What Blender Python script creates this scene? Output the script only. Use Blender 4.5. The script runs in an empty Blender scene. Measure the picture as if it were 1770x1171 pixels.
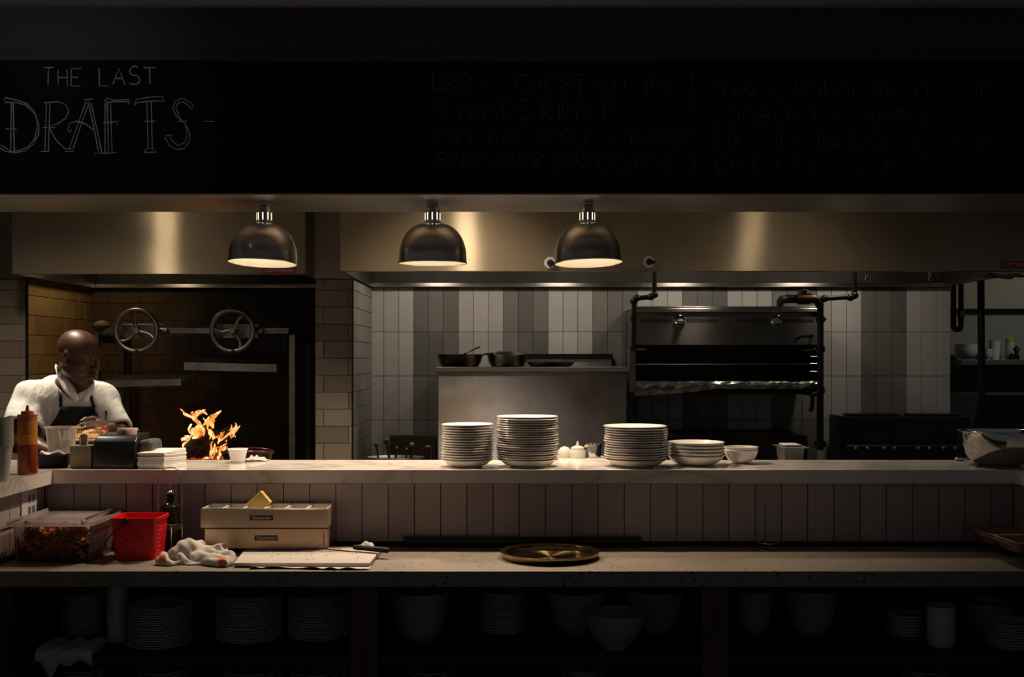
import bpy, bmesh, math, random
import numpy as np
from mathutils import Vector, Matrix
from mathutils.bvhtree import BVHTree
random.seed(7)
S = bpy.context.scene
COL = S.collection
R = math.radians
PI = math.pi
# ------------------------------------------------------------------ camera
CZ = 1.6414                  # eye height; the camera looks level along +Y
FPX = 1950.0                 # focal length in pixels of a 1770 px wide frame
cam_d = bpy.data.cameras.new('camera')
cam = bpy.data.objects.new('camera', cam_d); COL.objects.link(cam)
cam.location = (0, 0, CZ); cam.rotation_euler = (R(90), 0, 0)
cam_d.sensor_fit = 'HORIZONTAL'; cam_d.sensor_width = 36.0
cam_d.lens = 36.0 * FPX / 1770.0
cam_d.shift_y = (620 - 585.5) / 1770.0
cam_d.clip_start = 0.05
S.camera = cam
# ------------------------------------------------------------------ view, world
S.view_settings.view_transform = 'Standard'
S.view_settings.look = 'None'
S.view_settings.gamma = 1.0
S.view_settings.use_curve_mapping = False
S.view_settings.exposure = 0.0
W = bpy.data.worlds.new('dim_dining_room'); S.world = W
W.use_nodes = True
W.node_tree.nodes['Background'].inputs[0].default_value = (0.86, 0.94, 1.0, 1)
W.node_tree.nodes['Background'].inputs[1].default_value = 0.042
try:
    S.cycles.max_bounces = 10; S.cycles.transparent_max_bounces = 24
    S.cycles.caustics_reflective = False; S.cycles.caustics_refractive = False
    S.cycles.sample_clamp_indirect = 4.0
except Exception:
    pass
WARM = (1.0, 0.765, 0.555)
def lamp(name, kind, loc, power, col=WARM, size=0.05, parent=None, aim=None, spot=None, blend=0.5, size_y=None, spread=None):
    d = bpy.data.lights.new(name, kind); d.energy = power; d.color = col
    if kind == 'AREA':
        d.size = size
        if spread: d.spread = R(spread)
        if size_y: d.shape = 'RECTANGLE'; d.size_y = size_y
    else: d.shadow_soft_size = size
    if kind == 'SPOT': d.spot_size = R(spot); d.spot_blend = blend
    o = bpy.data.objects.new(name, d); COL.objects.link(o)
    o.location = loc
    if parent: o.parent = parent; o.location = Vector(loc) - wloc(parent)
    if aim is not None:
        o.rotation_euler = (Vector(aim) - Vector(loc)).to_track_quat('-Z', 'Y').to_euler()
    return o
def wloc(o):
    v = Vector((0, 0, 0))
    while o: v += o.location; o = o.parent
    return v
# general light: recessed ceiling panels of the cook line, hood lamps, the wash on the chalkboard
PANEL_X = (-2.50, -0.30, 1.535)
PANEL_Y, CEIL = (5.36, 5.72, 5.72), 3.01
PANEL_W = (23, 24, 5.5)
HOOD_W = 2.9
STREAK_GLOW = .13
def kitchen_lights():
    for x, y, w in zip(PANEL_X, PANEL_Y, PANEL_W):
        lamp('ceiling_panel_light', 'AREA', (x, y, CEIL - 0.02), w, (1.0, 0.86, 0.66), 0.11, size_y=0.4, aim=(x, y, 0), spread=122 if x < -1 else 104)
    for x in (-0.55, 0.35, 1.25, 2.15):
        lamp('hood_light', 'AREA', (x, 7.10, 2.50), HOOD_W, (1.0, 0.89, 0.76), 0.18, aim=(x, 7.65, 1.3))
    lamp('hood_light', 'AREA', (-2.55, 7.05, 2.50), 2.1, (1.0, 0.78, 0.5), 0.15, aim=(-2.9, 7.4, 1.6))
    lamp('pantry_fill', 'AREA', (4.6, 8.35, 2.98), 7.0, (0.97, 0.95, 0.86), 0.4, aim=(4.6, 8.9, 0))  # unseen lamp added to brighten the pantry
    lamp('board_light', 'SPOT', (-2.0, 3.0, 2.98), 6.5, (1.0, 0.95, 0.92), 0.06, aim=(-1.85, 4.4, 2.68), spot=62, blend=1.0)
kitchen_lights()
# ------------------------------------------------------------------ helpers
def P(x, y, D):              # the point at depth D behind photo position (x, y)
    return Vector(((x - 885) * D / FPX, D, CZ - (y - 620) * D / FPX))
def PX(x, D): return (x - 885) * D / FPX
def PZ(y, D): return CZ - (y - 620) * D / FPX
def link(o): COL.objects.link(o); return o
def tag(o, label=None, cat=None, group=None, kind=None):
    if label: o['label'] = label
    if cat: o['category'] = cat
    if group: o['group'] = group
    if kind: o['kind'] = kind
    return o
def thing(name, loc, label, cat, group=None, kind=None):
    o = link(bpy.data.objects.new(name, None)); o.location = loc
    o.empty_display_size = 0.05
    return tag(o, label, cat, group, kind)
def mesh_of(src, name):
    if isinstance(src, bmesh.types.BMesh):
        me = bpy.data.meshes.new(name); src.to_mesh(me); src.free(); return me
    return src
def obj(name, src, mats, parent=None, label=None, cat=None, group=None, kind=None, smooth=True, angle=48, local=False):
    me = mesh_of(src, name)
    for m in (mats if isinstance(mats, (list, tuple)) else [mats]): me.materials.append(m)
    n = len(me.polygons)
    if smooth and n:
        me.polygons.foreach_set('use_smooth', [True] * n)
        try: me.set_sharp_from_angle(angle=R(angle))
        except Exception: pass
    o = link(bpy.data.objects.new(name, me))
    if BEV[0] and smooth:      # keep the big flat faces of bevelled boxes flat
        w = o.modifiers.new('flat_faces', 'WEIGHTED_NORMAL'); w.keep_sharp = True
    BEV[0] = False
    if parent:
        o.parent = parent
        if not local: me.transform(Matrix.Translation(-wloc(parent)))
    elif not local:
        co = np.empty(len(me.vertices) * 3); me.vertices.foreach_get('co', co); co = co.reshape(-1, 3)
        lo, hi = co.min(0), co.max(0)
        b = Vector(((lo[0] + hi[0]) / 2, (lo[1] + hi[1]) / 2, lo[2]))
        me.transform(Matrix.Translation(-b)); o.location = b
    return tag(o, label, cat, group, kind)
def kids(o): return [c for c in bpy.data.objects if c.parent == o]
def copy_tree(o, parent=None):
    ch = kids(o)
    c = o.copy(); COL.objects.link(c); c.parent = parent
    for k in ch: copy_tree(k, c)
    return c
BEV = [False]
def B(): return bmesh.new()
def box(bm, x0, x1, y0, y1, z0, z1, bev=0.0, mi=0, seg=2):
    vs = [bm.verts.new((x, y, z)) for x in (x0, x1) for y in (y0, y1) for z in (z0, z1)]
    q = [(0, 1, 3, 2), (4, 6, 7, 5), (0, 4, 5, 1), (2, 3, 7, 6), (0, 2, 6, 4), (1, 5, 7, 3)]
    fs = [bm.faces.new([vs[i] for i in f]) for f in q]
    for f in fs: f.material_index = mi
    if bev > 0:
        BEV[0] = True
        es = list({e for f in fs for e in f.edges})
        r = bmesh.ops.bevel(bm, geom=es, offset=bev, segments=seg, profile=0.5, affect='EDGES')
        for f in r['faces']: f.material_index = mi
    return vs
def hexa(bm, pts, mi=0):     # eight corners: four of the bottom, four of the top, both counter-clockwise from above
    vs = [bm.verts.new(p) for p in pts]
    for f in ((3, 2, 1, 0), (4, 5, 6, 7), (0, 1, 5, 4), (1, 2, 6, 5), (2, 3, 7, 6), (3, 0, 4, 7)):
        bm.faces.new([vs[i] for i in f]).material_index = mi
    return vs
def prism(bm, poly, z0, z1, bev=0.0, mi=0):     # polygon in XY, counter-clockwise
    n = len(poly)
    a = [bm.verts.new((p[0], p[1], z0)) for p in poly]; b = [bm.verts.new((p[0], p[1], z1)) for p in poly]
    fs = [bm.faces.new(list(reversed(a))), bm.faces.new(b)]
    for i in range(n): fs.append(bm.faces.new((a[i], a[(i + 1) % n], b[(i + 1) % n], b[i])))
    for f in fs: f.material_index = mi
    if bev: BEV[0] = True
    if bev: bmesh.ops.bevel(bm, geom=list({e for f in fs for e in f.edges}), offset=bev, segments=2, profile=.5, affect='EDGES')
def frame_at(t, up=None):
    t = Vector(t).normalized(); up = Vector(up or (0, 0, 1))
    if abs(t.dot(up)) > .97: up = Vector((1, 0, 0))
    a = up.cross(t).normalized(); return a, t.cross(a).normalized()
def tube(bm, pts, r, seg=8, cap=True, closed=False, flat=1.0, mi=0, up=None):
    pts = [Vector(p) for p in pts]; n = len(pts); rings = []
    for i, p in enumerate(pts):
        if closed: t = pts[(i + 1) % n] - pts[i - 1]
        else: t = pts[min(i + 1, n - 1)] - pts[max(i - 1, 0)]
        if t.length < 1e-9: t = Vector((0, 0, 1))
        a, b = frame_at(t, up); rr = r[i] if isinstance(r, (list, tuple)) else r
        rings.append([bm.verts.new(p + a * (math.cos(2 * PI * k / seg) * rr) + b * (math.sin(2 * PI * k / seg) * rr * flat)) for k in range(seg)])
    for i in range(n if closed else n - 1):
        u, v = rings[i], rings[(i + 1) % n]
        for k in range(seg):
            bm.faces.new((u[k], u[(k + 1) % seg], v[(k + 1) % seg], v[k])).material_index = mi
    if cap and not closed:
        bm.faces.new(list(reversed(rings[0]))).material_index = mi; bm.faces.new(rings[-1]).material_index = mi
def bend(pts, r=0.02, n=5):  # rounds the corners of a polyline
    pts = [Vector(p) for p in pts]; out = [pts[0]]
    for i in range(1, len(pts) - 1):
        a, b, c = pts[i - 1], pts[i], pts[i + 1]
        u = (a - b); v = (c - b); d = min(r, u.length * .45, v.length * .45)
        s, e = b + u.normalized() * d, b + v.normalized() * d
        for k in range(n + 1):
            t = k / n; out.append(s * (1 - t) ** 2 + b * 2 * t * (1 - t) + e * t * t)
    return out + [pts[-1]]
def lathe(bm, prof, c=(0, 0, 0), seg=32, mi=0, M4=None, cap0=False, cap1=False):
    c = Vector(c); rings = []
    for r, z in prof:
        if r < 1e-6: rings.append([bm.verts.new(c + Vector((0, 0, z)))])
        else: rings.append([bm.verts.new(c + Vector((r * math.cos(2 * PI * k / seg), r * math.sin(2 * PI * k / seg), z))) for k in range(seg)])
    for u, v in zip(rings, rings[1:]):
        for k in range(seg):
            k2 = (k + 1) % seg
            if len(u) == 1 and len(v) == 1: continue
            if len(u) == 1: f = (u[0], v[k2], v[k])
            elif len(v) == 1: f = (u[k], u[k2], v[0])
            else: f = (u[k], u[k2], v[k2], v[k])
            bm.faces.new(f).material_index = mi
    if cap0 and len(rings[0]) > 1: bm.faces.new(list(reversed(rings[0]))).material_index = mi
    if cap1 and len(rings[-1]) > 1: bm.faces.new(rings[-1]).material_index = mi
    vs = [v for q in rings for v in q]
    if M4 is not None: bmesh.ops.transform(bm, matrix=M4, verts=vs)
    return vs
def cyl(bm, a, b, r0, r1=None, seg=16, mi=0):
    tube(bm, [a, b], [r0, r0 if r1 is None else r1], seg, mi=mi)
def blob(bm, c, r, rot=None, seg=12, rings=8, mi=0, jit=0.0, rnd=random):
    m = Matrix.Translation(Vector(c)) @ (rot.to_4x4() if rot else Matrix()) @ Matrix.Diagonal((r[0], r[1], r[2], 1))
    q = bmesh.ops.create_uvsphere(bm, u_segments=seg, v_segments=rings, radius=1.0, matrix=m)
    for v in q['verts']:
        if jit: v.co += Vector((rnd.uniform(-1, 1), rnd.uniform(-1, 1), rnd.uniform(-1, 1))) * jit
        for f in v.link_faces: f.material_index = mi
    return q['verts']
def spin(bm, verts, ang, axis, c): bmesh.ops.rotate(bm, cent=Vector(c), matrix=Matrix.Rotation(ang, 3, axis), verts=verts)
def text_mesh(txt, h, name, depth=0.0006, shear=0.0, font_scale=1.0):   # flat lettering, upright, facing -Y, centred on the origin
    cu = bpy.data.curves.new(name, 'FONT'); cu.body = txt; cu.size = h * 1.42; cu.align_x = 'CENTER'; cu.align_y = 'CENTER'
    cu.extrude = depth; cu.shear = shear; cu.offset = 0.0
    t = bpy.data.objects.new(name, cu); COL.objects.link(t)
    me = bpy.data.meshes.new_from_object(t.evaluated_get(bpy.context.evaluated_depsgraph_get()))
    bpy.data.objects.remove(t); bpy.data.curves.remove(cu)
    me.transform(Matrix.Rotation(R(90), 4, 'X') @ Matrix.Diagonal((font_scale, 1, 1, 1)))
    me.materials.clear()
    return me
# ------------------------------------------------------------------ materials
def M(name, col, rough=.5, metal=0., col2=None, ns=20., nd=4., lo=.4, hi=.6, stretch=None, bump=0., bs=120., bst=None,
      aniso=0., spun=False, haze=None, trans=0., ior=1.45, emit=None, es=0., coat=0., bd=.004, spec=None, rough2=None, sss=0.):
    m = bpy.data.materials.new(name); m.use_nodes = True
    N = m.node_tree.nodes; L = m.node_tree.links; p = N['Principled BSDF']; I = p.inputs
    I['Base Color'].default_value = (*col, 1); I['Roughness'].default_value = rough; I['Metallic'].default_value = metal
    if spec is not None: I['Specular IOR Level'].default_value = spec
    if trans: I['Transmission Weight'].default_value = trans; I['IOR'].default_value = ior
    if coat: I['Coat Weight'].default_value = coat; I['Coat Roughness'].default_value = .08
    if emit: I['Emission Color'].default_value = (*emit, 1); I['Emission Strength'].default_value = es
    if sss: I['Subsurface Weight'].default_value = sss; I['Subsurface Radius'].default_value = (.01, .005, .003)
    tc = N.new('ShaderNodeTexCoord')
    def noise(scale, st, det):
        mp = N.new('ShaderNodeMapping'); L.new(tc.outputs['Object'], mp.inputs[0])
        if st: mp.inputs['Scale'].default_value = st
        n = N.new('ShaderNodeTexNoise'); n.inputs['Scale'].default_value = scale; n.inputs['Detail'].default_value = det
        L.new(mp.outputs[0], n.inputs['Vector']); return n
    if col2 is not None or rough2 is not None:
        n = noise(ns, stretch, nd)
        r = N.new('ShaderNodeValToRGB'); r.color_ramp.elements[0].position = lo; r.color_ramp.elements[1].position = hi
        L.new(n.outputs['Fac'], r.inputs[0])
        if col2 is not None:
            r.color_ramp.elements[0].color = (*col, 1); r.color_ramp.elements[1].color = (*col2, 1)
            L.new(r.outputs[0], I['Base Color'])
        if rough2 is not None:
            mr = N.new('ShaderNodeMapRange'); mr.inputs['To Min'].default_value = rough; mr.inputs['To Max'].default_value = rough2
            L.new(n.outputs['Fac'], mr.inputs[0]); L.new(mr.outputs[0], I['Roughness'])
    if bump:
        n = noise(bs, bst, 3.); b = N.new('ShaderNodeBump'); b.inputs['Strength'].default_value = bump; b.inputs['Distance'].default_value = bd
        L.new(n.outputs['Fac'], b.inputs['Height']); L.new(b.outputs[0], I['Normal'])
    if aniso:
        if spun: t = N.new('ShaderNodeTangent'); t.direction_type = 'RADIAL'; t.axis = 'Z'
        else: t = N.new('ShaderNodeCombineXYZ'); t.inputs[0].default_value = 1.0; t.inputs[1].default_value = .02; t.inputs[2].default_value = .01       # brush lines run along X
        I['Anisotropic'].default_value = aniso; I['Anisotropic Rotation'].default_value = .25
        L.new(t.outputs[0], I['Tangent'])
    if haze:             # a second, much rougher polish layer under the brush lines
        p2 = N.new('ShaderNodeBsdfPrincipled'); p2.inputs['Metallic'].default_value = metal; p2.inputs['Roughness'].default_value = haze[1]
        if I['Base Color'].links: L.new(I['Base Color'].links[0].from_socket, p2.inputs['Base Color'])
        else: p2.inputs['Base Color'].default_value = (*col, 1)
        ms = N.new('ShaderNodeMixShader'); ms.inputs[0].default_value = haze[0]
        L.new(p.outputs[0], ms.inputs[1]); L.new(p2.outputs[0], ms.inputs[2]); L.new(ms.outputs[0], N['Material Output'].inputs[0])
    return m
def clear(name, tint, alpha=.25, rough=.08, diff=None, ior=1.45):    # thin clear plastic or glass wall
    m = bpy.data.materials.new(name); m.use_nodes = True; N = m.node_tree.nodes; L = m.node_tree.links
    N.remove(N['Principled BSDF']); out = N['Material Output']
    tr = N.new('ShaderNodeBsdfTransparent'); tr.inputs[0].default_value = (*tint, 1)
    pr = N.new('ShaderNodeBsdfPrincipled'); pr.inputs['Base Color'].default_value = (*(diff or tint), 1); pr.inputs['Roughness'].default_value = rough
    fr = N.new('ShaderNodeFresnel'); fr.inputs[0].default_value = ior
    ad = N.new('ShaderNodeMath'); ad.operation = 'ADD'; ad.use_clamp = True; ad.inputs[1].default_value = alpha
    mx = N.new('ShaderNodeMixShader')
    L.new(fr.outputs[0], ad.inputs[0]); L.new(ad.outputs[0], mx.inputs[0]); L.new(tr.outputs[0], mx.inputs[1]); L.new(pr.outputs[0], mx.inputs[2])
    L.new(mx.outputs[0], out.inputs[0]); return m
ceramic = M('white_ceramic', (.80, .76, .70), .16, coat=.3)
ceramic_dark = M('stoneware', (.72, .72, .72), .3)
paperw = M('white_paper', (.82, .79, .75), .8, bump=.05, bs=300)
cloth = M('white_cloth', (.60, .55, .50), .95, bump=.35, bs=420)
orange_cloth = M('orange_woven_stripe', (.75, .18, .05), .95, bump=.3, bs=420)
hood_steel = M('hood_steel', (.60, .48, .33), .20, 1., col2=(.47, .37, .25), ns=2.2, nd=6, lo=.3, hi=.75, aniso=1.0, haze=(.33, .75))
steel = M('brushed_steel', (.58, .54, .49), .33, 1., col2=(.46, .42, .37), ns=6., lo=.3, hi=.7, aniso=.9)
steel_dull = M('worn_steel', (.30, .28, .26), .42, 1., col2=(.22, .19, .16), ns=8., lo=.3, hi=.7, aniso=.7)
steel_plain = M('plain_steel', (.55, .52, .47), .28, 1.)
chrome = M('chrome', (.75, .74, .72), .08, 1.)
iron = M('dark_iron', (.035, .03, .027), .45, .4, col2=(.06, .045, .035), ns=30)
black_plastic = M('black_plastic', (.012, .012, .013), .35)
black_metal = M('black_metal', (.010, .010, .010), .4, .3)
# ================================================================== THE SETTING
D_FT = 4.462      # tiled face below the pass
D_PF, D_PB = 4.40, 4.839   # front and back edge of the pass slab
Z_P = PZ(813, D_PF)        # top of the pass
Z_C = 0.90                 # top of the work counter
D_CF = 3.929
D_BW = 7.83                # back wall
Z_H = PZ(497, D_BW)        # underside of the hoods
def struct(name, src, mats, label, cat, **k): return obj(name, src, mats, None, label, cat, kind='structure', **k)
floor_m = M('quarry_tile', (.026, .018, .015), .6, col2=(.018, .013, .011), ns=8)
bm = B(); box(bm, -4.2, 6.2, 1.2, 10.2, -.1, 0); struct('floor', bm, floor_m, 'dark brown kitchen floor behind and below the counters', 'floor')
ceil_m = M('ceiling_paint', (.33, .35, .40), .9)
bm = B(); box(bm, -4.2, 6.2, 1.2, 10.2, CEIL, CEIL + .1); struct('ceiling', bm, ceil_m, 'grey ceiling along the top edge of the dark bulkhead', 'ceiling')
drywall = M('grey_drywall', (.30, .29, .26), .85)
dark_wall = M('dark_wall_paint', (.05, .045, .04), .8)
bm = B(); box(bm, -4.2, -4.1, 4.85, 7.9, 0, CEIL); struct('wall_left', bm, dark_wall, 'dark side wall at the left end of the kitchen', 'wall')
bm = B(); box(bm, 6.1, 6.2, 4.85, 9.9, 0, CEIL); struct('wall_right', bm, dark_wall, 'dark side wall at the right end of the kitchen', 'wall')
bm = B(); box(bm, 3.045, 6.1, 9.75, 9.9, 0, CEIL); struct('wall_pantry', bm, drywall, 'plain grey pantry wall behind the shelf of bowls', 'wall')

# ---- tiles: each one a raised bevelled slab on a grout bed
grout = M('dark_grout', (.055, .05, .045), .9)
def tmat(n, c, c2, r=.38): return M(n, c, r, col2=c2, ns=5, lo=.25, hi=.8, bump=.10, bs=45)
TL = [tmat('light_tile_a', (.60, .56, .51), (.53, .49, .45)), tmat('light_tile_b', (.55, .515, .47), (.48, .45, .41)), tmat('light_tile_c', (.64, .60, .55), (.57, .53, .48))]
TD = [tmat('dark_tile_a', (.235, .215, .185), (.185, .17, .145)), tmat('dark_tile_b', (.275, .25, .215), (.215, .195, .165)), tmat('dark_tile_c', (.20, .185, .165), (.155, .14, .125))]
def tile(bm, f, a0, a1, z0, z1, mi, t=.004, e=.0012, g=.0012):
    a0 += g; a1 -= g; z0 += g; z1 -= g
    if a1 - a0 < .006 or z1 - z0 < .006: return
    o = [bm.verts.new(f(a, z, 0)) for a, z in ((a0, z0), (a1, z0), (a1, z1), (a0, z1))]
    i = [bm.verts.new(f(a, z, t)) for a, z in ((a0 + e, z0 + e), (a1 - e, z0 + e), (a1 - e, z1 - e), (a0 + e, z1 - e))]
    bm.faces.new(i).material_index = mi
    for k in range(4): bm.faces.new((o[k], o[(k + 1) % 4], i[(k + 1) % 4], i[k])).material_index = mi
rt = random.Random(3)
TP = .10361
# back wall, groups of three light and three dark columns, rows of upright tiles
bm = B(); x_end = (1642.5 - 885) * D_BW / FPX
box(bm, -.985, x_end, D_BW, D_BW + .15, 0, CEIL)
f = lambda a, z, o: (a, D_BW - o, z)
seam0 = (715 - 885) * D_BW / FPX
for c in range(-4, 38):
    a0, a1 = seam0 + c * TP, seam0 + (c + 1) * TP
    dark = (c // 3) % 2 == 0
    for r in range(-1, 7):
        z1 = PZ(574, D_BW) + .3065 * (1 - r); z0 = z1 - .3065
        tile(bm, f, max(a0, -.985), min(a1, x_end), max(z0, .02), min(z1, Z_H + .02 if r < 1 else 9), (4 if dark else 1) + rt.choice((0, 0, 1, 2)))
struct('wall_back', bm, [grout] + TL + TD, 'back wall of upright tiles in light and dark bands of three', 'wall')
# pillars and hearth
D_PL = 6.91
BR = [tmat('pillar_tile_shaded_a', (.30, .235, .18), (.24, .19, .145)), tmat('pillar_tile_shaded_b', (.24, .185, .14), (.19, .148, .112)), tmat('pillar_tile_shaded_c', (.34, .268, .205), (.28, .222, .168))]  # front faces: their lack of light is put into darker colours
BS = [tmat('return_tile_lit_a', (.36, .32, .27), (.29, .255, .21)), tmat('return_tile_lit_b', (.31, .275, .23), (.26, .225, .19))]  # side face: painted lighter, as the hood lamps light it
panel_m = M('pillar_steel', (.42, .36, .29), .45, 1., col2=(.36, .31, .25), ns=3, aniso=.5)
row0, rowh = PZ(501.5, D_PL), .1045
def bricks(bm, f, lo, hi, ztop, offs, zbot=.9, rnd=rt, ids=(1, 2, 3)):
    k = 0
    zs = [ztop] + [row0 - i * rowh for i in range(0, 14)]
    for i in range(len(zs) - 1):
        z1, z0 = zs[i], zs[i + 1]
        cuts = [lo] + sorted(c for c in offs[i % 2] if lo < c < hi) + [hi]
        for a0, a1 in zip(cuts, cuts[1:]): tile(bm, f, a0, a1, z0, z1, rnd.choice(ids), t=.005)
XL, XR = -1.205, -.977
bm = B(); box(bm, XL, XR, D_PL, 8.0, 0, CEIL)
j1, j2 = PX(559.5, D_PL), PX(602.6, D_PL)
bricks(bm, lambda a, z, o: (a, D_PL - o, z), XL, XR, Z_H - .01, ((j1,), (j2,)))
bricks(bm, lambda a, z, o: (XR + o, a, z), D_PL, D_BW, Z_H - .01, ((D_PL + .62, D_PL + .31), (D_PL + .16, D_PL + .47, D_PL + .78)), ids=(6, 7))
box(bm, XL - .004, XR + .006, D_PL - .009, D_PL - .001, Z_H - .004, CEIL - .002, mi=4)
box(bm, XR - .002, XR + .007, D_PL - .012, D_PL, .9, Z_H - .004, mi=5)
struct('wall_pillar', bm, [grout] + BR + [panel_m, black_metal] + BS, 'brick-tiled pillar between the open hearth and the light tiled wall', 'pillar')
XH = -2.97
bm = B(); box(bm, -4.1, XH, D_PL, 8.0, 0, CEIL)
bricks(bm, lambda a, z, o: (a, D_PL - o, z), -4.05, XH, Z_H - .01, ((XH - .04, XH - .345, XH - .65, XH - .955), (XH - .19, XH - .5, XH - .8)))
box(bm, -4.1, XH + .004, D_PL - .009, D_PL - .001, Z_H - .004, CEIL - .002, mi=4)
box(bm, XH - .006, XH + .008, D_PL - .012, D_PL, .9, Z_H - .004, mi=5)
struct('wall_hearth_side', bm, [grout] + BR + [panel_m, black_metal], 'brick-tiled pier at the left edge beside the open hearth', 'pillar')
FB = [tmat('fire_brick_a', (.36, .215, .075), (.30, .17, .055), .7), tmat('fire_brick_b', (.33, .19, .062), (.25, .14, .045), .7), tmat('fire_brick_c', (.40, .25, .09), (.31, .18, .06), .7)]
bm = B(); box(bm, XH - .02, XH + .002, D_PL, 7.96, .9, 2.6)
fz = PZ(510.7, D_PL)
for i in range(-5, 12):
    z1 = fz - i * .122; z0 = z1 - .122; o = .11 * (i % 2)
    for k in range(-1, 6):
        a0 = D_PL + k * .235 + o; tile(bm, lambda a, z, q: (XH + .002 + q, a, z), max(a0, D_PL + .002), min(a0 + .235, 7.95), max(z0, .9), min(z1, 2.6), 1 + rt.choice((0, 1, 2)), t=.004, e=.003)
struct('wall_hearth_left', bm, [iron] + FB, 'yellow fire-brick side wall inside the hearth behind the chef', 'wall')
# soot-stained back of the hearth: brown brick at the left, black towards the right
soot = bpy.data.materials.new('soot_stained_brick'); soot.use_nodes = True
N = soot.node_tree.nodes; L = soot.node_tree.links; p = N['Principled BSDF']; p.inputs['Roughness'].default_value = .8
tc = N.new('ShaderNodeTexCoord'); sx = N.new('ShaderNodeSeparateXYZ'); L.new(tc.outputs['Object'], sx.inputs[0])
nz = N.new('ShaderNodeTexNoise'); nz.inputs['Scale'].default_value = 2.5; nz.inputs['Detail'].default_value = 5
L.new(tc.outputs['Object'], nz.inputs['Vector'])
ma = N.new('ShaderNodeMath'); ma.operation = 'MULTIPLY_ADD'; ma.inputs[1].default_value = .9; L.new(nz.outputs['Fac'], ma.inputs[0]); L.new(sx.outputs['X'], ma.inputs[2])
rp = N.new('ShaderNodeValToRGB'); rp.color_ramp.elements[0].position = .02; rp.color_ramp.elements[0].color = (.10, .052, .02, 1)
rp.color_ramp.elements[1].position = .42; rp.color_ramp.elements[1].color = (.005, .004, .0035, 1)
L.new(ma.outputs[0], rp.inputs[0]); L.new(rp.outputs[0], p.inputs['Base Color'])
bm = B(); box(bm, XH - .02, XL, 7.955, 8.1, .9, 2.6)
for i in range(-5, 12):
    z1 = fz - i * .122; z0 = z1 - .122; o = .12 * (i % 2)
    for k in range(-1, 9):
        a0 = XH + k * .235 + o; tile(bm, lambda a, z, q: (a, 7.955 - q, z), max(a0, XH), min(a0 + .235, XL), max(z0, .9), min(z1, 2.6), 1, t=.004, e=.003)
struct('wall_hearth_back', bm, [iron, soot], 'soot-stained dark brick back of the hearth behind the grill wheels', 'wall')
bm = B(); box(bm, XH, XL, 6.93, 7.955, 0, .94, bev=.01); struct('trim_1', bm, iron, 'black raised hearth floor carrying the wood fire', 'hearth')

# ---- bulkhead over the pass
bulk_m = M('bulkhead_paint', (.040, .046, .044), .7)
bm = B(); z0 = PZ(335, D_PF); box(bm, -4.2, 6.2, D_PF, D_PF + .517, z0, CEIL)
struct('wall_header', bm, bulk_m, 'black painted bulkhead wall above the pass', 'wall')
bm = B(); zl = PZ(104, D_PF - .03); box(bm, -4.2, 6.2, D_PF - .03, D_PF - .0005, zl, zl + .022, bev=.003)
struct('trim_1', bm, bulk_m, 'thin black ledge above the chalkboard', 'trim').name = 'trim_2'
bm = B(); box(bm, -4.2, 6.2, D_PF + .001, D_PF + .5165, z0 - .004, z0 - .0002)
soffit_m = M('soffit_steel', (.50, .46, .40), .38, 1., col2=(.42, .38, .33), ns=3.)
struct('trim_3', bm, soffit_m, 'brushed steel strip lining the underside of the black bulkhead', 'trim')
# ---- knee wall under the pass
FT = [tmat('front_tile_a', (.46, .38, .365), (.41, .34, .33)), tmat('front_tile_b', (.42, .35, .335), (.375, .31, .30)), tmat('front_tile_c', (.48, .40, .385), (.43, .355, .345))]
XA, XB = -1.85, 1.985      # inner faces of the two side arms
ZT = PZ(836.5, D_PF)       # underside of the slab
bm = B()
box(bm, XA - .14, XB + .14, D_FT, D_FT + .14, 0, ZT - .001)
box(bm, XA - .14, XA, 3.0, D_FT, 0, ZT - .001); box(bm, XB, XB + .14, 3.0, D_FT, 0, ZT - .001)
zb = PZ(937, D_FT); s0 = PX(626, D_FT)
for c in range(-14, 27):
    a0, a1 = s0 + c * TP, s0 + (c + 1) * TP
    tile(bm, lambda a, z, o: (a, D_FT - o, z), max(a0, XA + .005), min(a1, XB - .005), zb, ZT - .003, 1 + rt.choice((0, 1, 2)))
for k in range(14):
    a1 = D_FT - .005 - k * TP
    tile(bm, lambda a, z, o: (XA + o, a, z), a1 - TP, a1, zb, ZT - .003, 1 + rt.choice((0, 1, 2)))
    tile(bm, lambda a, z, o: (XB - o, -a, z), -a1, -a1 + TP, zb, ZT - .003, 1 + rt.choice((0, 1, 2)))
struct('wall_pass', bm, [grout] + FT, 'low wall of upright grey tiles below the marble pass', 'wall')
bm = B(); box(bm, XA + .005, XB - .005, D_FT - .012, D_FT - .0045, Z_C + .0005, zb - .001)  # black strip stands in for the dark shadow gap under the tiles
struct('shadow_gap_pass', bm, black_metal, 'black strip standing in for the shadow gap below the grey tiles', 'trim')
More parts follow.
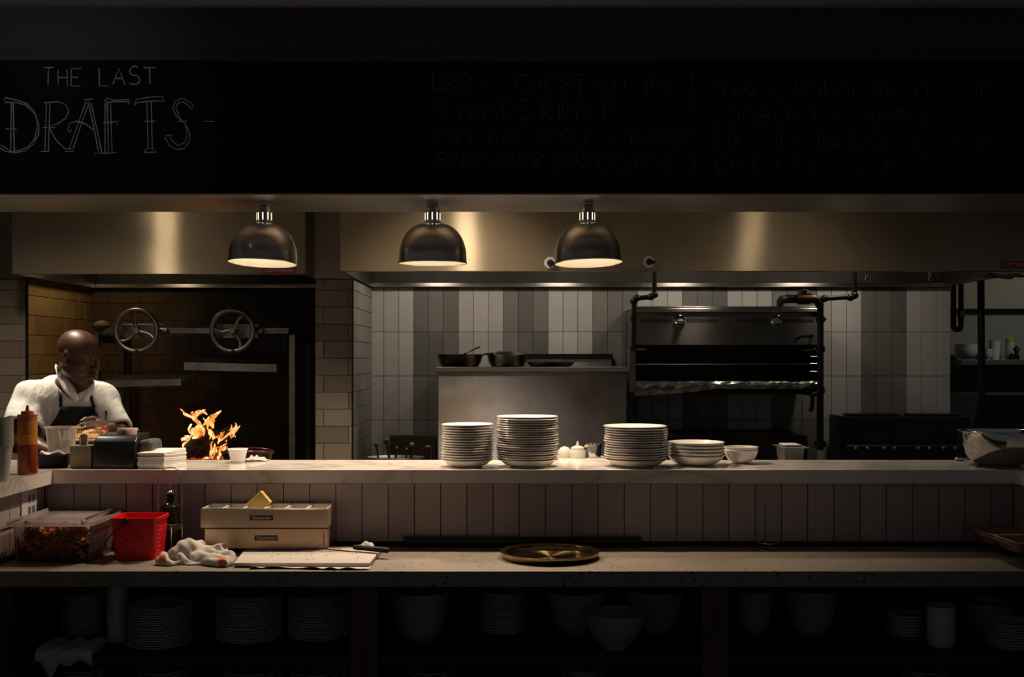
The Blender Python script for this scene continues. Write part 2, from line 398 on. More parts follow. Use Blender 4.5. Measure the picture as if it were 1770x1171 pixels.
# ================================================================== COUNTERS
marble = bpy.data.materials.new('veined_marble'); marble.use_nodes = True
N = marble.node_tree.nodes; L = marble.node_tree.links; p = N['Principled BSDF']; p.inputs['Roughness'].default_value = .13
tc = N.new('ShaderNodeTexCoord'); mp = N.new('ShaderNodeMapping'); mp.inputs['Rotation'].default_value = (.5, .9, .6); mp.inputs['Scale'].default_value = (.8, 1.6, 2.)
L.new(tc.outputs['Object'], mp.inputs[0])
nz = N.new('ShaderNodeTexNoise'); nz.inputs['Scale'].default_value = 1.4; nz.inputs['Detail'].default_value = 7; nz.inputs['Distortion'].default_value = 1.1
L.new(mp.outputs[0], nz.inputs['Vector'])
rp = N.new('ShaderNodeValToRGB'); e = rp.color_ramp.elements
e[0].position = .44; e[0].color = (.78, .71, .65, 1); e[1].position = .56; e[1].color = (.78, .71, .65, 1)
q = e.new(.488); q.color = (.66, .60, .545, 1); q = e.new(.50); q.color = (.50, .45, .40, 1); q = e.new(.512); q.color = (.68, .62, .565, 1)
L.new(nz.outputs['Fac'], rp.inputs[0]); L.new(rp.outputs[0], p.inputs['Base Color'])
IX0, IX1 = PX(90.5, D_PF), PX(1755, D_PF)
bm = B()
prism(bm, [(IX0 - .45, 2.9), (IX0, 2.9), (IX0, D_PF), (IX1, D_PF), (IX1, 2.9), (IX1 + .45, 2.9), (IX1 + .45, D_PB), (IX0 - .45, D_PB)], ZT, Z_P, bev=.002)
obj('marble_pass', bm, marble, None, 'long white marble pass shelf with grey veins under the three lamps', 'counter', angle=30)
stone = M('speckled_quartz', (.25, .205, .157), .45, col2=(.222, .182, .138), ns=4, rough2=.55)
N = stone.node_tree.nodes; L = stone.node_tree.links; p = N['Principled BSDF']
tc = N.new('ShaderNodeTexCoord'); vo = N.new('ShaderNodeTexVoronoi'); vo.inputs['Scale'].default_value = 34; L.new(tc.outputs['Object'], vo.inputs['Vector'])
rp = N.new('ShaderNodeValToRGB'); rp.color_ramp.elements[0].position = .15; rp.color_ramp.elements[0].color = (.16, .14, .12, 1); rp.color_ramp.elements[1].position = .24; rp.color_ramp.elements[1].color = (1, 1, 1, 1)
L.new(vo.outputs['Distance'], rp.inputs[0])
vo2 = N.new('ShaderNodeTexNoise'); vo2.inputs['Scale'].default_value = 9; L.new(tc.outputs['Object'], vo2.inputs['Vector'])
rp2 = N.new('ShaderNodeValToRGB'); rp2.color_ramp.elements[0].position = .42; rp2.color_ramp.elements[1].position = .52; L.new(vo2.outputs['Fac'], rp2.inputs[0])
mx0 = N.new('ShaderNodeMixRGB'); mx0.inputs[1].default_value = (1, 1, 1, 1); L.new(rp2.outputs[0], mx0.inputs[0]); L.new(rp.outputs[0], mx0.inputs[2])
mx = N.new('ShaderNodeMixRGB'); mx.blend_type = 'MULTIPLY'; mx.inputs[0].default_value = 1
src = p.inputs['Base Color'].links[0].from_socket; L.new(src, mx.inputs[1]); L.new(mx0.outputs[0], mx.inputs[2]); L.new(mx.outputs[0], p.inputs['Base Color'])
bm = B(); box(bm, XA + .006, XB - .006, D_CF, D_FT - .0125, Z_C - .056, Z_C, bev=.003)
obj('work_counter', bm, stone, None, 'speckled beige stone work counter in front of the grey tiles', 'counter', angle=30)
# shelving below the counter
dk_wood = M('red_brown_wood', (.10, .035, .012), .55, col2=(.06, .02, .008), ns=4, stretch=(12, 12, .6))
t = thing('shelf_unit', (0, 4.2, 0), 'dark open shelving full of plates below the work counter', 'shelf')
shelf_m = M('dark_shelf_board', (.022, .022, .022), .6)
Z_S, Z_S2 = .585, .40
for z in (Z_S, Z_S2):
    bm = B(); box(bm, XA + .01, XB - .01, 3.98, 4.449, z - .028, z); obj('shelf', bm, shelf_m, t)
for x0, x1 in ((-22, 22), (606, 654), (1212, 1258)):
    bm = B(); box(bm, PX(x0, 3.97), PX(x1, 3.97), 3.955, 4.0, .0, Z_C - .058, bev=.002); obj('post', bm, dk_wood, t, label='red-brown wooden post')
# ================================================================== CEILING PANELS, HOODS, LAMPS
glow = M('lit_diffuser', (.9, .88, .8), .6, emit=(1, .86, .66), es=6)
where = ('at the left over the chef', 'in the middle of the aisle', 'at the right of the aisle')
for x, PY, wh in zip(PANEL_X, PANEL_Y, where):
    t = thing('ceiling_light', (x, PY, CEIL), 'recessed ceiling light panel behind the bulkhead ' + wh, 'ceiling light', 'recessed ceiling panels')
    bm = B()
    for a in ((-.11, -.08, -.23, .23), (.08, .11, -.23, .23), (-.08, .08, -.23, -.20), (-.08, .08, .20, .23)):
        box(bm, x + a[0], x + a[1], PY + a[2], PY + a[3], CEIL - .012, CEIL - .0005)
    obj('frame', bm, black_metal, t)
    bm = B(); box(bm, x - .08, x + .08, PY - .20, PY + .20, CEIL - .008, CEIL - .001); obj('diffuser', bm, glow, t)
# unseen glow panels added behind the bulkhead so the hoods mirror bright streaks
streak_glow = M('streak_panel_glow', (.9, .9, .85), .6, emit=(1, .93, .74), es=STREAK_GLOW)
for x, tl, wh in ((-2.53, 4.0, 'behind the left end'), (-.325, 0.0, 'behind the middle'), (1.665, -4.0, 'behind the right half')):
    yb = D_PF + .5172; zc = 2.63
    t = thing('streak_panel', (x, yb, 2.28), 'unseen upright glow panel added for the hood streaks, ' + wh, 'streak panel', 'added glow panels behind the bulkhead')
    Mx = Matrix.Translation((x, 0, zc)) @ Matrix.Rotation(R(tl), 4, 'Y') @ Matrix.Translation((-x, 0, -zc))
    bm = B(); box(bm, x - .095, x + .095, yb, yb + .012, zc - .33, zc + .36, bev=.003); bmesh.ops.transform(bm, matrix=Mx, verts=bm.verts); obj('housing', bm, black_metal, t)
    bm = B(); box(bm, x - .074, x + .074, yb + .0122, yb + .020, zc - .32, zc + .35, bev=.002); bmesh.ops.transform(bm, matrix=Mx, verts=bm.verts); obj('diffuser', bm, streak_glow, t)
red_lab = M('red_label', (.30, .018, .022), .4)
lab_txt = M('pale_lettering', (.62, .56, .54), .5)
inner = M('hood_interior', (.035, .030, .020), .6, .3, col2=(.022, .019, .013), ns=5)
def maker_label(root, x0, x1, y0, y1, D):
    bm = B(); box(bm, PX(x0, D), PX(x1, D), D - .002, D - .0003, PZ(y1, D), PZ(y0, D))
    l = obj('maker_label', bm, red_lab, root, label='small red label')
    h = (y1 - y0) * D / FPX
    me = text_mesh('CAPTIVEAIRE', h * .52, 'lettering', .0004, shear=.25)
    w = max(v.co.x for v in me.vertices) - min(v.co.x for v in me.vertices)
    s = (x1 - x0) * D / FPX * .9 / w
    me.transform(Matrix.Translation(((PX(x0, D) + PX(x1, D)) / 2, D - .0026, (PZ(y0, D) + PZ(y1, D)) / 2)) @ Matrix.Diagonal((s, 1, 1, 1)))
    obj('lettering', me, lab_txt, l, smooth=False)
def hood(x0, x1, yf, yb, label):
    t = thing('exhaust_hood', ((x0 + x1) / 2, (yf + yb) / 2, Z_H), label, 'exhaust hood', 'stainless exhaust hoods')
    bm = B(); box(bm, x0, x1, yf, yf + .012, Z_H, CEIL - .003, bev=.002); obj('front_panel', bm, hood_steel, t)
    for a in (x0, x1 - .012):
        bm = B(); box(bm, a, a + .012, yf + .0125, yb, Z_H, CEIL - .003); obj('side_panel', bm, steel_dull, t)
    bm = B(); box(bm, x0 + .0125, x1 - .0125, yf + .0125, yb - .001, 2.72, 2.735); obj('hood_ceiling', bm, inner, t)
    bm = B(); box(bm, x0 + .0125, x1 - .0125, yb - .02, yb - .001, Z_H + .03, 2.719); obj('rear_baffle', bm, inner, t, label='dark inner baffle')
    bm = B(); box(bm, x0 + .0125, x1 - .0125, yb - .055, yb - .0215, Z_H, Z_H + .028, bev=.003); obj('grease_trough', bm, steel, t, label='bright steel trough along the rear')
    bm = B(); box(bm, x0 + .0125, x1 - .0125, yf + .0125, yf + .06, Z_H, Z_H + .012); obj('lip', bm, steel, t)
    return t
HL = hood(-2.925, XL - .005, 6.60, 7.94, 'shorter stainless exhaust hood over the open hearth at the left')
maker_label(HL, 454, 512, 463, 473.5, 6.60)
HR = hood(-.970, 2.98, 6.38, D_BW - .002, 'long stainless exhaust hood over the light tiled wall')
maker_label(HR, 1728, 1790, 452, 464, 6.38)
foil = M('crumpled_foil', (.56, .53, .46), .30, 1., bump=.55, bs=13, bd=.01)
# foil patch added for the lit underside of the right end
bm = B(); n = 14
rf = random.Random(5); g = [[None] * 6 for _ in range(n)]
for i in range(n):
    for j in range(6): g[i][j] = bm.verts.new((2.70 + .27 * i / (n - 1), 6.42 + .30 * j / 5 , Z_H - .003 - rf.uniform(0, .012) - .01 * (i / n)))
for i in range(n - 1):
    for j in range(5): bm.faces.new((g[i][j], g[i][j + 1], g[i + 1][j + 1], g[i + 1][j]))
obj('lit_underside_patch', bm, foil, HR, label='crinkled foil patch added for the lit hood underside, right end', angle=10)
# two little nozzles hanging inside the rear of the long hood
for x in (1498, 1607):
    bm = B(); cyl(bm, Vector((PX(x, 7.3), 7.3, Z_H + .58)), P(x, 481, 7.3), .008, seg=10); cyl(bm, P(x, 481, 7.3), P(x, 485, 7.3), .014, .009, seg=12); obj('nozzle', bm, chrome, HR, label='small chrome nozzle')
# two control plates on the hood face
plate_m = M('pale_plate', (.66, .64, .62), .45)
for (x, y), lb in (((951, 455), 'white octagonal plate with black knob, half hidden behind the third lamp'), ((1122, 453), 'white octagonal plate with black knob, right of the third lamp')):
    D = 6.38; c = P(x, y, D)
    t = thing('control_plate', c, lb, 'control plate', 'octagonal plates on the long hood')
    bm = B(); lathe(bm, [(0, .0), (.036, .0), (.034, .008), (0, .008)], seg=8, M4=Matrix.Translation(c + Vector((0, -.0005, 0))) @ Matrix.Rotation(R(90), 4, 'X') @ Matrix.Rotation(R(22.5), 4, 'Z'))
    obj('plate', bm, plate_m, t, angle=20)
    bm = B(); lathe(bm, [(0, .008), (.020, .008), (.017, .028), (0, .03)], seg=20, M4=Matrix.Translation(c + Vector((0, -.0005, 0))) @ Matrix.Rotation(R(90), 4, 'X'))
    box(bm, c.x - .006, c.x + .030, c.y - .034, c.y - .0135, c.z - .014, c.z + .006, bev=.003)
    obj('knob', bm, black_plastic, t)
# ---- heat lamps
shade_out = M('spun_aluminium', (.58, .56, .53), .20, 1., col2=(.50, .48, .45), ns=2, stretch=(1, 1, 14), haze=(.18, .6))
slot_m = M('glowing_slot_bar', (1, .9, .75), .4, emit=(1, .82, .58), es=1.6)  # glowing bars stand in for bulb light leaking through the slots
shade_in = M('shade_lining', (.85, .80, .72), .35)
bulb_m = M('lit_bulb', (1, .9, .75), .4, emit=(1, .83, .58), es=14)
LAMP_W = 38
LY = 4.62
def heat_lamp(x, tilt_side, tilt_fwd, label, power, cone=110):
    z_top = PZ(335, D_PF) - .004; X = PX(x, LY)
    zc = PZ(387, LY)          # top of the dome
    t = thing('heat_lamp', (X, LY, z_top), label, 'heat lamp', 'chrome heat lamps over the pass')
    piv = Vector((X, LY, zc))
    rot = Matrix.Translation(piv) @ Matrix.Rotation(R(tilt_side), 4, 'Y') @ Matrix.Rotation(R(tilt_fwd), 4, 'X') @ Matrix.Translation(-piv)
    H = PZ(387, LY) - PZ(455.5, LY); r = 58.3 * LY / FPX
    bm = B(); prof = [(.030, 0)] + [(.030 + (r - .030) * math.sin(a) ** .92, -H * .86 * (1 - math.cos(a))) for a in [PI / 2 * k / 18 for k in range(1, 19)]] + [(r * 1.004, -H * .93), (r * 1.008, -H)]
    lathe(bm, list(reversed(prof)), piv, 56, M4=rot); o = obj('shade', bm, shade_out, t)
    pin = [(a - .0025, b - .002) for a, b in prof[1:]]; pin[-1] = (r * 1.006 - .0015, -H)
    bm = B(); lathe(bm, pin, piv, 56, M4=rot); obj('lining', bm, shade_in, o, label='white glowing lining')
    bm = B(); tube(bm, [rot @ (piv + Vector((r * 1.006 * math.cos(2 * PI * k / 56), r * 1.006 * math.sin(2 * PI * k / 56), -H))) for k in range(56)], .002, 6, closed=True)
    obj('rim', bm, steel_plain, o)
    bm = B(); lathe(bm, [(.0335, -.004), (.0335, .008), (.0305, .010), (.0305, .052), (.026, .058), (.026, .07), (.012, .074)], piv, 28, cap0=True); nk = obj('socket_housing', bm, shade_out, t)
    bm = B()
    for k in range(9):
        a = 2 * PI * (k + .75) / 9; c, s = math.cos(a), math.sin(a)
        cyl(bm, piv + Vector((.0295 * c, .0295 * s, .014)), piv + Vector((.0295 * c, .0295 * s, .044)), .0026, seg=8)
    obj('vent_slot', bm, slot_m, nk, label='ring of glowing bars for light leaking through vent slots')
    bm = B(); cyl(bm, piv + Vector((0, 0, .07)), Vector((X, LY, z_top - .01)), .011)
    lathe(bm, [(.0, -.001), (.022, -.001), (.022, -.012), (.014, -.02), (0, -.02)], (X, LY, z_top), 24); obj('stem', bm, shade_out, t)
    bm = B(); bc = Vector((0, 0, -H * .42)); lathe(bm, [(.0, -.026), (.015, -.024), (.026, -.012), (.028, 0), (.023, .018), (.016, .035), (.015, .06)], piv + bc, 24, M4=rot); obj('bulb', bm, bulb_m, t, label='glowing bulb')
    lp = rot @ (piv + Vector((0, 0, -H * .42 - .042)))
    d = lamp('heat_lamp_light', 'SPOT', lp, power, WARM, .02, parent=t, spot=cone, blend=.75)
    d.rotation_euler = rot.to_euler()
    lamp('heat_lamp_glow', 'POINT', rot @ (piv + Vector((0, 0, -H * .35))), .5, WARM, .015, parent=t)
heat_lamp(457, 2.0, -3, 'leftmost of the three dome heat lamps, in front of the red hood label', LAMP_W, 132)
heat_lamp(748, 0.0, .5, 'middle of the three dome heat lamps, over the plate stacks', LAMP_W)
heat_lamp(1015, -2.0, -3, 'rightmost of the three dome heat lamps, beside the white octagonal plates', LAMP_W)
# ================================================================== CHALKBOARD
board_m = M('chalkboard_black', (.0045, .0055, .0052), .8, spec=.15, col2=(.007, .0078, .0074), ns=3)
chalk = M('white_chalk', (.62, .57, .60), .95, col2=(.40, .37, .39), ns=60)
chalk_faint = M('faint_chalk', (.125, .12, .095), .95, col2=(.05, .049, .042), ns=30)
DB = D_PF - .016
cb = thing('chalkboard', (0, DB, PZ(333, DB)), 'long black chalkboard with beer names in chalk above the pass', 'chalkboard')
bm = B(); box(bm, -4.1, 6.1, DB, D_PF - .0005, PZ(334, DB), PZ(105, DB)); obj('board', bm, board_m, cb)
def arc(cx, cy, rx, ry, a0, a1, n=8): return [(cx + rx * math.cos(R(a0 + (a1 - a0) * k / n)), cy + ry * math.sin(R(a0 + (a1 - a0) * k / n))) for k in range(n + 1)]
GL = {  # single stroke capitals, width about .62, height 1
 'A': [[(0, 0), (.3, 1), (.6, 0)], [(.12, .38), (.5, .38)]], 'B': [[(0, 0), (0, 1)], [(0, 1)] + arc(.2, .76, .3, .24, 90, -90) + [(0, .52)], [(0, .52)] + arc(.22, .26, .34, .26, 90, -90) + [(0, 0)]],
 'C': [arc(.34, .5, .34, .5, 50, 310, 12)], 'D': [[(0, 0), (0, 1)], [(0, 1)] + arc(.1, .5, .46, .5, 90, -90, 10) + [(0, 0)]], 'E': [[(.5, 1), (0, 1), (0, 0), (.5, 0)], [(0, .5), (.4, .5)]],
 'F': [[(.5, 1), (0, 1), (0, 0)], [(0, .5), (.4, .5)]], 'G': [arc(.34, .5, .34, .5, 50, 330, 12) + [(.62, .42), (.4, .42)]], 'H': [[(0, 0), (0, 1)], [(.5, 0), (.5, 1)], [(0, .5), (.5, .5)]],
 'I': [[(.15, 0), (.15, 1)]], 'J': [[(.4, 1), (.4, .2), (.25, 0), (.05, .1)]], 'K': [[(0, 0), (0, 1)], [(.5, 1), (0, .45), (.5, 0)]], 'L': [[(0, 1), (0, 0), (.5, 0)]],
 'M': [[(0, 0), (.05, 1), (.35, .35), (.65, 1), (.7, 0)]], 'N': [[(0, 0), (0, 1), (.5, 0), (.5, 1)]], 'O': [arc(.32, .5, .32, .5, 90, 450, 14)], 'P': [[(0, 0), (0, 1)] + arc(.15, .75, .35, .25, 90, -90) + [(0, .5)]],
 'R': [[(0, 0), (0, 1)] + arc(.15, .75, .35, .25, 90, -90) + [(0, .5), (.5, 0)]], 'S': [arc(.28, .75, .25, .25, 40, 250, 8) + arc(.26, .25, .28, .26, 80, -140, 8)],
 'T': [[(0, 1), (.6, 1)], [(.3, 1), (.3, 0)]], 'U': [[(0, 1)] + arc(.28, .28, .28, .28, 180, 360) + [(.56, 1)]], 'V': [[(0, 1), (.28, 0), (.56, 1)]], 'W': [[(0, 1), (.18, 0), (.36, .7), (.54, 0), (.72, 1)]],
 'X': [[(0, 0), (.5, 1)], [(0, 1), (.5, 0)]], '4': [[(0, 1), (0, .4), (.55, .4)], [(.5, 1), (.5, 0)]], '&': [[(.5, 0), (.12, .5), (.2, .7), (.35, .55), (.05, .2), (.2, .02), (.5, .4)]], ' ': []}
rch = random.Random(11)
def stroke(bm, pts, r, jit=.0015):
    out = []
    for (x, y) in pts: out.append(Vector((PX(x, DB) + rch.uniform(-jit, jit), DB - .0008, PZ(y, DB) + rch.uniform(-jit, jit))))
    tube(bm, out, [r * rch.uniform(.75, 1.25) for _ in out], 6, flat=1, up=(0, 1, 0))
def chalk_line(words, x0, x1, ytop, ybot, m, r=.0022, drop=0):
    wd = sum((max([p[0] for s in GL[c] for p in s] or [.28]) + .20) for c in words)
    sc = (x1 - x0) / wd; x = x0; bm = B(); h = ybot - ytop
    for i, c in enumerate(words):
        w = max([p[0] for s in GL[c] for p in s] or [.28]); dy = drop * (x - x0) / (x1 - x0) + rch.uniform(-1.5, 1.5); hh = h * rch.uniform(.92, 1.06)
        for s in GL[c]: stroke(bm, [(x + p[0] * sc, ybot + dy - p[1] * hh) for p in s], r)
        x += (w + .20) * sc
    obj('chalk_lettering', bm, m, cb)
chalk_line('THE', 74, 146, 117, 147, chalk, .0024, 2); chalk_line('LAST', 172, 276, 117, 147, chalk, .0026)
for args in (('URBAN CHESTNUT IPA', 748, 1176, 127, 157), ('4 HANDS RIPPLE', 753, 1068, 172, 204), ('CIVIL LIFE ANGEL & SWORD', 752, 1188, 221, 248), ('BRICK RIVER CORNERSTONE', 757, 1172, 262, 291),
             ('PUBLIC HOUSE REVOLUTION STL', 1230, 1832, 138, 168), ('LOGBOAT SNAPPER', 1230, 1618, 184, 214), ('SIX MILE BRIDGE IRISH RED', 1228, 1762, 226, 256), ('CIVIL LIFE STL BEST ALE', 1238, 1694, 269, 297)):
    chalk_line(*args, chalk_faint, .0021, 4)
bm = B(); stroke(bm, [(1197, 120), (1198, 180), (1199, 240), (1201, 300)], .002); obj('chalk_divider', bm, chalk_faint, cb)
# ornate DRAFTS - : outlined letters with serifs and cross ticks, traced stroke by stroke
DR = [
 [(7, 172), (10, 177), (28, 177), (45, 182), (60, 196), (68, 214), (67, 232), (58, 250), (44, 261), (28, 264), (10, 262), (0, 256)],
 [(8, 169), (28, 173), (46, 179), (58, 190), (64, 204), (65, 222), (60, 240), (50, 253), (36, 260), (20, 262), (4, 252), (-4, 252)],
 [(20, 178), (19, 262)], [(23, 178), (25, 262)], [(10, 223), (29, 223)],
 [(76, 178), (100, 176), (114, 181), (119, 192), (114, 204), (102, 213), (88, 218)], [(80, 178), (78, 262)], [(87, 178), (84, 262)], [(86, 222), (94, 238), (104, 250), (114, 258), (124, 257)], [(74, 221), (96, 221)], [(71, 262), (86, 262)],
 [(149, 176), (136, 212), (120, 256)], [(154, 178), (142, 212), (126, 259)], [(152, 176), (163, 222), (170, 262)], [(157, 178), (167, 220), (176, 264)], [(164, 227), (148, 214), (132, 210), (120, 214), (117, 224), (121, 230), (124, 224)], [(112, 262), (128, 262)], [(163, 266), (178, 264)], [(146, 173), (160, 171)],
 [(180, 175), (186, 170), (200, 174), (222, 172), (224, 181)], [(183, 177), (222, 176)], [(182, 178), (182, 264)], [(191, 178), (194, 264)], [(186, 178), (188, 264)], [(178, 213), (196, 211), (204, 210), (203, 217)], [(178, 266), (202, 264)],
 [(232, 182), (236, 172), (258, 168), (280, 166), (285, 177), (279, 174), (256, 175), (238, 178), (232, 182)], [(254, 176), (256, 258)], [(262, 176), (264, 258)], [(249, 210), (268, 210)], [(249, 264), (254, 257), (265, 257), (271, 263), (249, 264)],
 [(328, 191), (335, 184), (328, 176), (314, 170), (302, 176), (299, 188), (304, 199), (314, 208), (323, 218), (329, 232), (327, 247), (318, 257), (306, 259), (294, 252), (285, 237)], [(330, 186), (318, 176), (308, 178), (304, 188), (310, 200)], [(320, 216), (324, 232), (320, 246), (308, 252), (298, 244), (294, 238), (299, 234), (286, 235)], [(308, 210), (322, 210)], [(353, 210), (370, 210)]]
for grp in (DR[0:5], DR[5:11], DR[11:19], DR[19:26], DR[26:31], DR[31:35], DR[35:36]):
    bm = B()
    for s in grp: stroke(bm, s, .0022, .0008)
    if bm.verts: obj('chalk_lettering', bm, chalk, cb)
    else: bm.free()
# ================================================================== HEARTH: GRILL AND FIRE
D_G = 7.10
grill_steel = M('heat_stained_steel', (.36, .33, .30), .42, 1., col2=(.22, .19, .165), ns=14, lo=.3, hi=.7)
grate_m = M('sooty_grate', (.11, .095, .08), .5, .7)
gt = thing('wood_fire_grill', (PX(340, D_G), D_G + .3, .94), 'tall black grill frame with two hand wheels above the fire', 'grill')
bm = B(); box(bm, PX(178, D_G), PX(499, D_G), D_G, D_G + .05, PZ(577, D_G), PZ(567, D_G), bev=.002); obj('cross_beam', bm, grill_steel, gt)
for x0, x1 in ((499.5, 510), (160, 170)):
    bm = B(); box(bm, PX(x0, D_G + .02), PX(x1, D_G + .02), D_G + .02, D_G + .07, .942, PZ(579 if x0 > 400 else 577.5, D_G + .02), bev=.002); obj('post', bm, grill_steel, gt)
    bm = B(); box(bm, PX(x0, D_G), PX(x1, D_G), D_G + .06, D_G + .62, PZ(579, D_G) - .05, PZ(579, D_G), bev=.002)
    box(bm, PX(x0, D_G), PX(x1, D_G), D_G + .57, D_G + .62, .942, PZ(579, D_G) - .05); obj('rear_post', bm, iron, gt)
def wheel(x, y, r_px, rot, lab):
    c = P(x, y, D_G - .09); r = r_px * (D_G - .09) / FPX
    bm = B(); tube(bm, [c + Vector((r * math.cos(a), 0, r * math.sin(a))) for a in [2 * PI * k / 48 for k in range(48)]], .0165, 10, closed=True, up=(0, 1, 0))
    w = obj('hand_wheel', bm, grill_steel, gt)
    bm = B()
    for k in range(3):
        a = R(rot + 120 * k); pts = []
        for q in range(7):
            rr = r * q / 6; aa = a + .45 * math.sin(PI * q / 6) * .6
            pts.append(c + Vector((rr * math.cos(aa), .012 * (1 - q / 6), rr * math.sin(aa))))
        tube(bm, pts, [.018, .016, .013, .011, .011, .012, .015], 8, flat=.6, up=(0, 1, 0))
    obj('spoke', bm, grill_steel, w)
    bm = B(); cyl(bm, c + Vector((0, -.02, 0)), c + Vector((0, .085, 0)), .019); obj('hub', bm, grill_steel, w)
    hk = c + Vector((.012, -.012, -r))
    bm = B(); cyl(bm, hk, hk + Vector((0, -.03, 0)), .008); blob(bm, hk + Vector((0, -.035, 0)), (.011, .011, .011), seg=10, rings=6); obj('crank_pin', bm, iron, w)
    bm = B(); box(bm, c.x - .12, c.x + .14, D_G - .006, D_G - .0005, c.z - .045, c.z + .045, bev=.003)
    for dx in (-.09, -.04, .06, .11): cyl(bm, (c.x + dx, D_G - .006, c.z + .02), (c.x + dx, D_G - .014, c.z + .02), .007, seg=8)
    cyl(bm, (c.x + .125, D_G - .03, c.z), (c.x + .175, D_G - .03, c.z), .022)
    obj('gear_plate', bm, grill_steel, gt)
wheel(236, 572, 35.5, 90, ''); wheel(402, 572, 35.5, 50, '')
def grate(x0, x1, ya, yb, D, slope, dz_right):
    # front trough bar, then a bed of V bars rising slightly to the rear
    a, b = PX(x0, D), PX(x1, D); zt, zbm = PZ(ya, D), PZ(yb, D)
    bm = B(); hexa(bm, [(a, D, zbm), (b, D, zbm - dz_right), (b, D + .03, zbm - dz_right), (a, D + .03, zbm), (a, D, zt), (b, D, zt - dz_right), (b, D + .03, zt - dz_right), (a, D + .03, zt)])
    g = obj('grate', bm, grill_steel, gt)
    bm = B(); n = 24
    for k in range(n + 1):
        x = a + (b - a) * k / n; dz = -dz_right * k / n
        for s in (-1, 1):
            tube(bm, [(x + s * .006, D + .031, zt - .004 + dz), (x + s * .006, D + .60, zt + slope + dz)], .0045, 5)
    for q in (.2, .55, .9): cyl(bm, (a, D + .6 * q, zt - .016 + slope * q), (b, D + .6 * q, zt - .016 + slope * q - dz_right), .008, seg=8)
    obj('grate_bar', bm, grate_m, g)
    bm = B()
    for x, dz in ((a + .01, 0), (b - .01, -dz_right)):
        tube(bm, [(x, D + .30, zt + dz), (x, D + .3, PZ(579, D_G) - .002)], .005, 6)
    obj('chain', bm, grate_m, g)
grate(318, 478, 626.5, 640, 7.02, .062, .014)
grate(168, 313, 659, 670, 7.02, .03, -.012)
# charred log on top of the frame at the left
log_m = M('split_log', (.24, .15, .06), .9, col2=(.06, .035, .018), ns=18, bump=.6, bs=30)
bm = B(); c = P(176, 566, D_G + .03); blob(bm, c + Vector((0, 0, .005)), (.055, .05, .037), seg=16, rings=10, jit=.003)
obj('split_log', bm, log_m, None, 'small rough firewood knot lying on the left end of the grill beam', 'log')
# logs in the fire
char = M('charred_wood', (.012, .009, .007), .85, col2=(.03, .018, .012), ns=25, bump=.8, bs=40)
ember = M('glowing_ember', (.05, .01, .005), .8, emit=(1, .12, .02), es=.22)
D_F = 7.30
zf = .942
fire_logs = [((300, 800), (372, 742), .05, 'left charred log leaning under the flames'), ((322, 792), (404, 750), .042, 'long charred log slanting right under the flames'), ((352, 770), (405, 737), .022, 'thin charred branch sticking out right of the flames'), ((390, 800), (340, 752), .045, 'charred log crossing behind the other two in the fire')]
for i, (a, b, r, lb) in enumerate(fire_logs):
    pa, pb = P(*a, D_F + .07 * i), P(*b, D_F + .07 * i)
    d = (pa - pb).normalized(); 
    if pa.z - r > zf: pa = pa + d * ((pa.z - r * .7 - zf) / max(.15, -d.z))
    bm = B(); n = 9; pts = [pa.lerp(pb, k / (n - 1)) + Vector((random.uniform(-.008, .008), 0, random.uniform(-.008, .008))) for k in range(n)]
    tube(bm, pts, [r * random.uniform(.82, 1.1) for _ in range(n)], 10); obj('firewood_log', bm, char, None, lb, 'log', 'burning logs in the hearth')
bm = B(); re_ = random.Random(2)
for k in range(70):
    c = Vector((PX(re_.uniform(318, 425), 7.33), 7.33 + re_.uniform(-.12, .22), zf + re_.uniform(.01, .05)))
    blob(bm, c, (re_.uniform(.012, .03), re_.uniform(.012, .03), re_.uniform(.01, .02)), seg=7, rings=5, jit=.003, rnd=re_)
obj('ember_bed', bm, ember, None, 'bed of red glowing embers under the burning logs', 'embers', kind='stuff')
# flames: every tongue is a closed twisting body traced along its spine (photo x, y, half width in px)
flame_m = bpy.data.materials.new('flame'); flame_m.use_nodes = True
N = flame_m.node_tree.nodes; L = flame_m.node_tree.links; N.remove(N['Principled BSDF'])
em = N.new('ShaderNodeEmission'); tr = N.new('ShaderNodeBsdfTransparent'); mxs = N.new('ShaderNodeMixShader')
tc = N.new('ShaderNodeTexCoord'); nz = N.new('ShaderNodeTexNoise'); nz.inputs['Scale'].default_value = 16; nz.inputs['Detail'].default_value = 3; nz.inputs['Distortion'].default_value = 1.5; L.new(tc.outputs['Object'], nz.inputs['Vector'])
rp = N.new('ShaderNodeValToRGB'); e = rp.color_ramp.elements
e[0].position = .36; e[0].color = (.50, .085, .010, 1); e[1].position = .70; e[1].color = (1.0, .80, .46, 1); q = e.new(.50); q.color = (1.0, .36, .07, 1)
L.new(nz.outputs['Fac'], rp.inputs[0]); L.new(rp.outputs[0], em.inputs[0]); em.inputs[1].default_value = 1.7
lw = N.new('ShaderNodeLayerWeight'); lw.inputs[0].default_value = .35
r2 = N.new('ShaderNodeValToRGB'); r2.color_ramp.elements[0].position = .35; r2.color_ramp.elements[0].color = (.0, .0, .0, 1); r2.color_ramp.elements[1].position = .95; r2.color_ramp.elements[1].color = (.9, .9, .9, 1)
L.new(lw.outputs['Facing'], r2.inputs[0])
mp = N.new('ShaderNodeMapping'); mp.inputs['Scale'].default_value = (1, 1, .45); mp.inputs['Rotation'].default_value = (0, .5, 0); L.new(tc.outputs['Object'], mp.inputs[0])
n2 = N.new('ShaderNodeTexNoise'); n2.inputs['Scale'].default_value = 42; n2.inputs['Detail'].default_value = 2; n2.inputs['Distortion'].default_value = 1.0; L.new(mp.outputs[0], n2.inputs['Vector'])
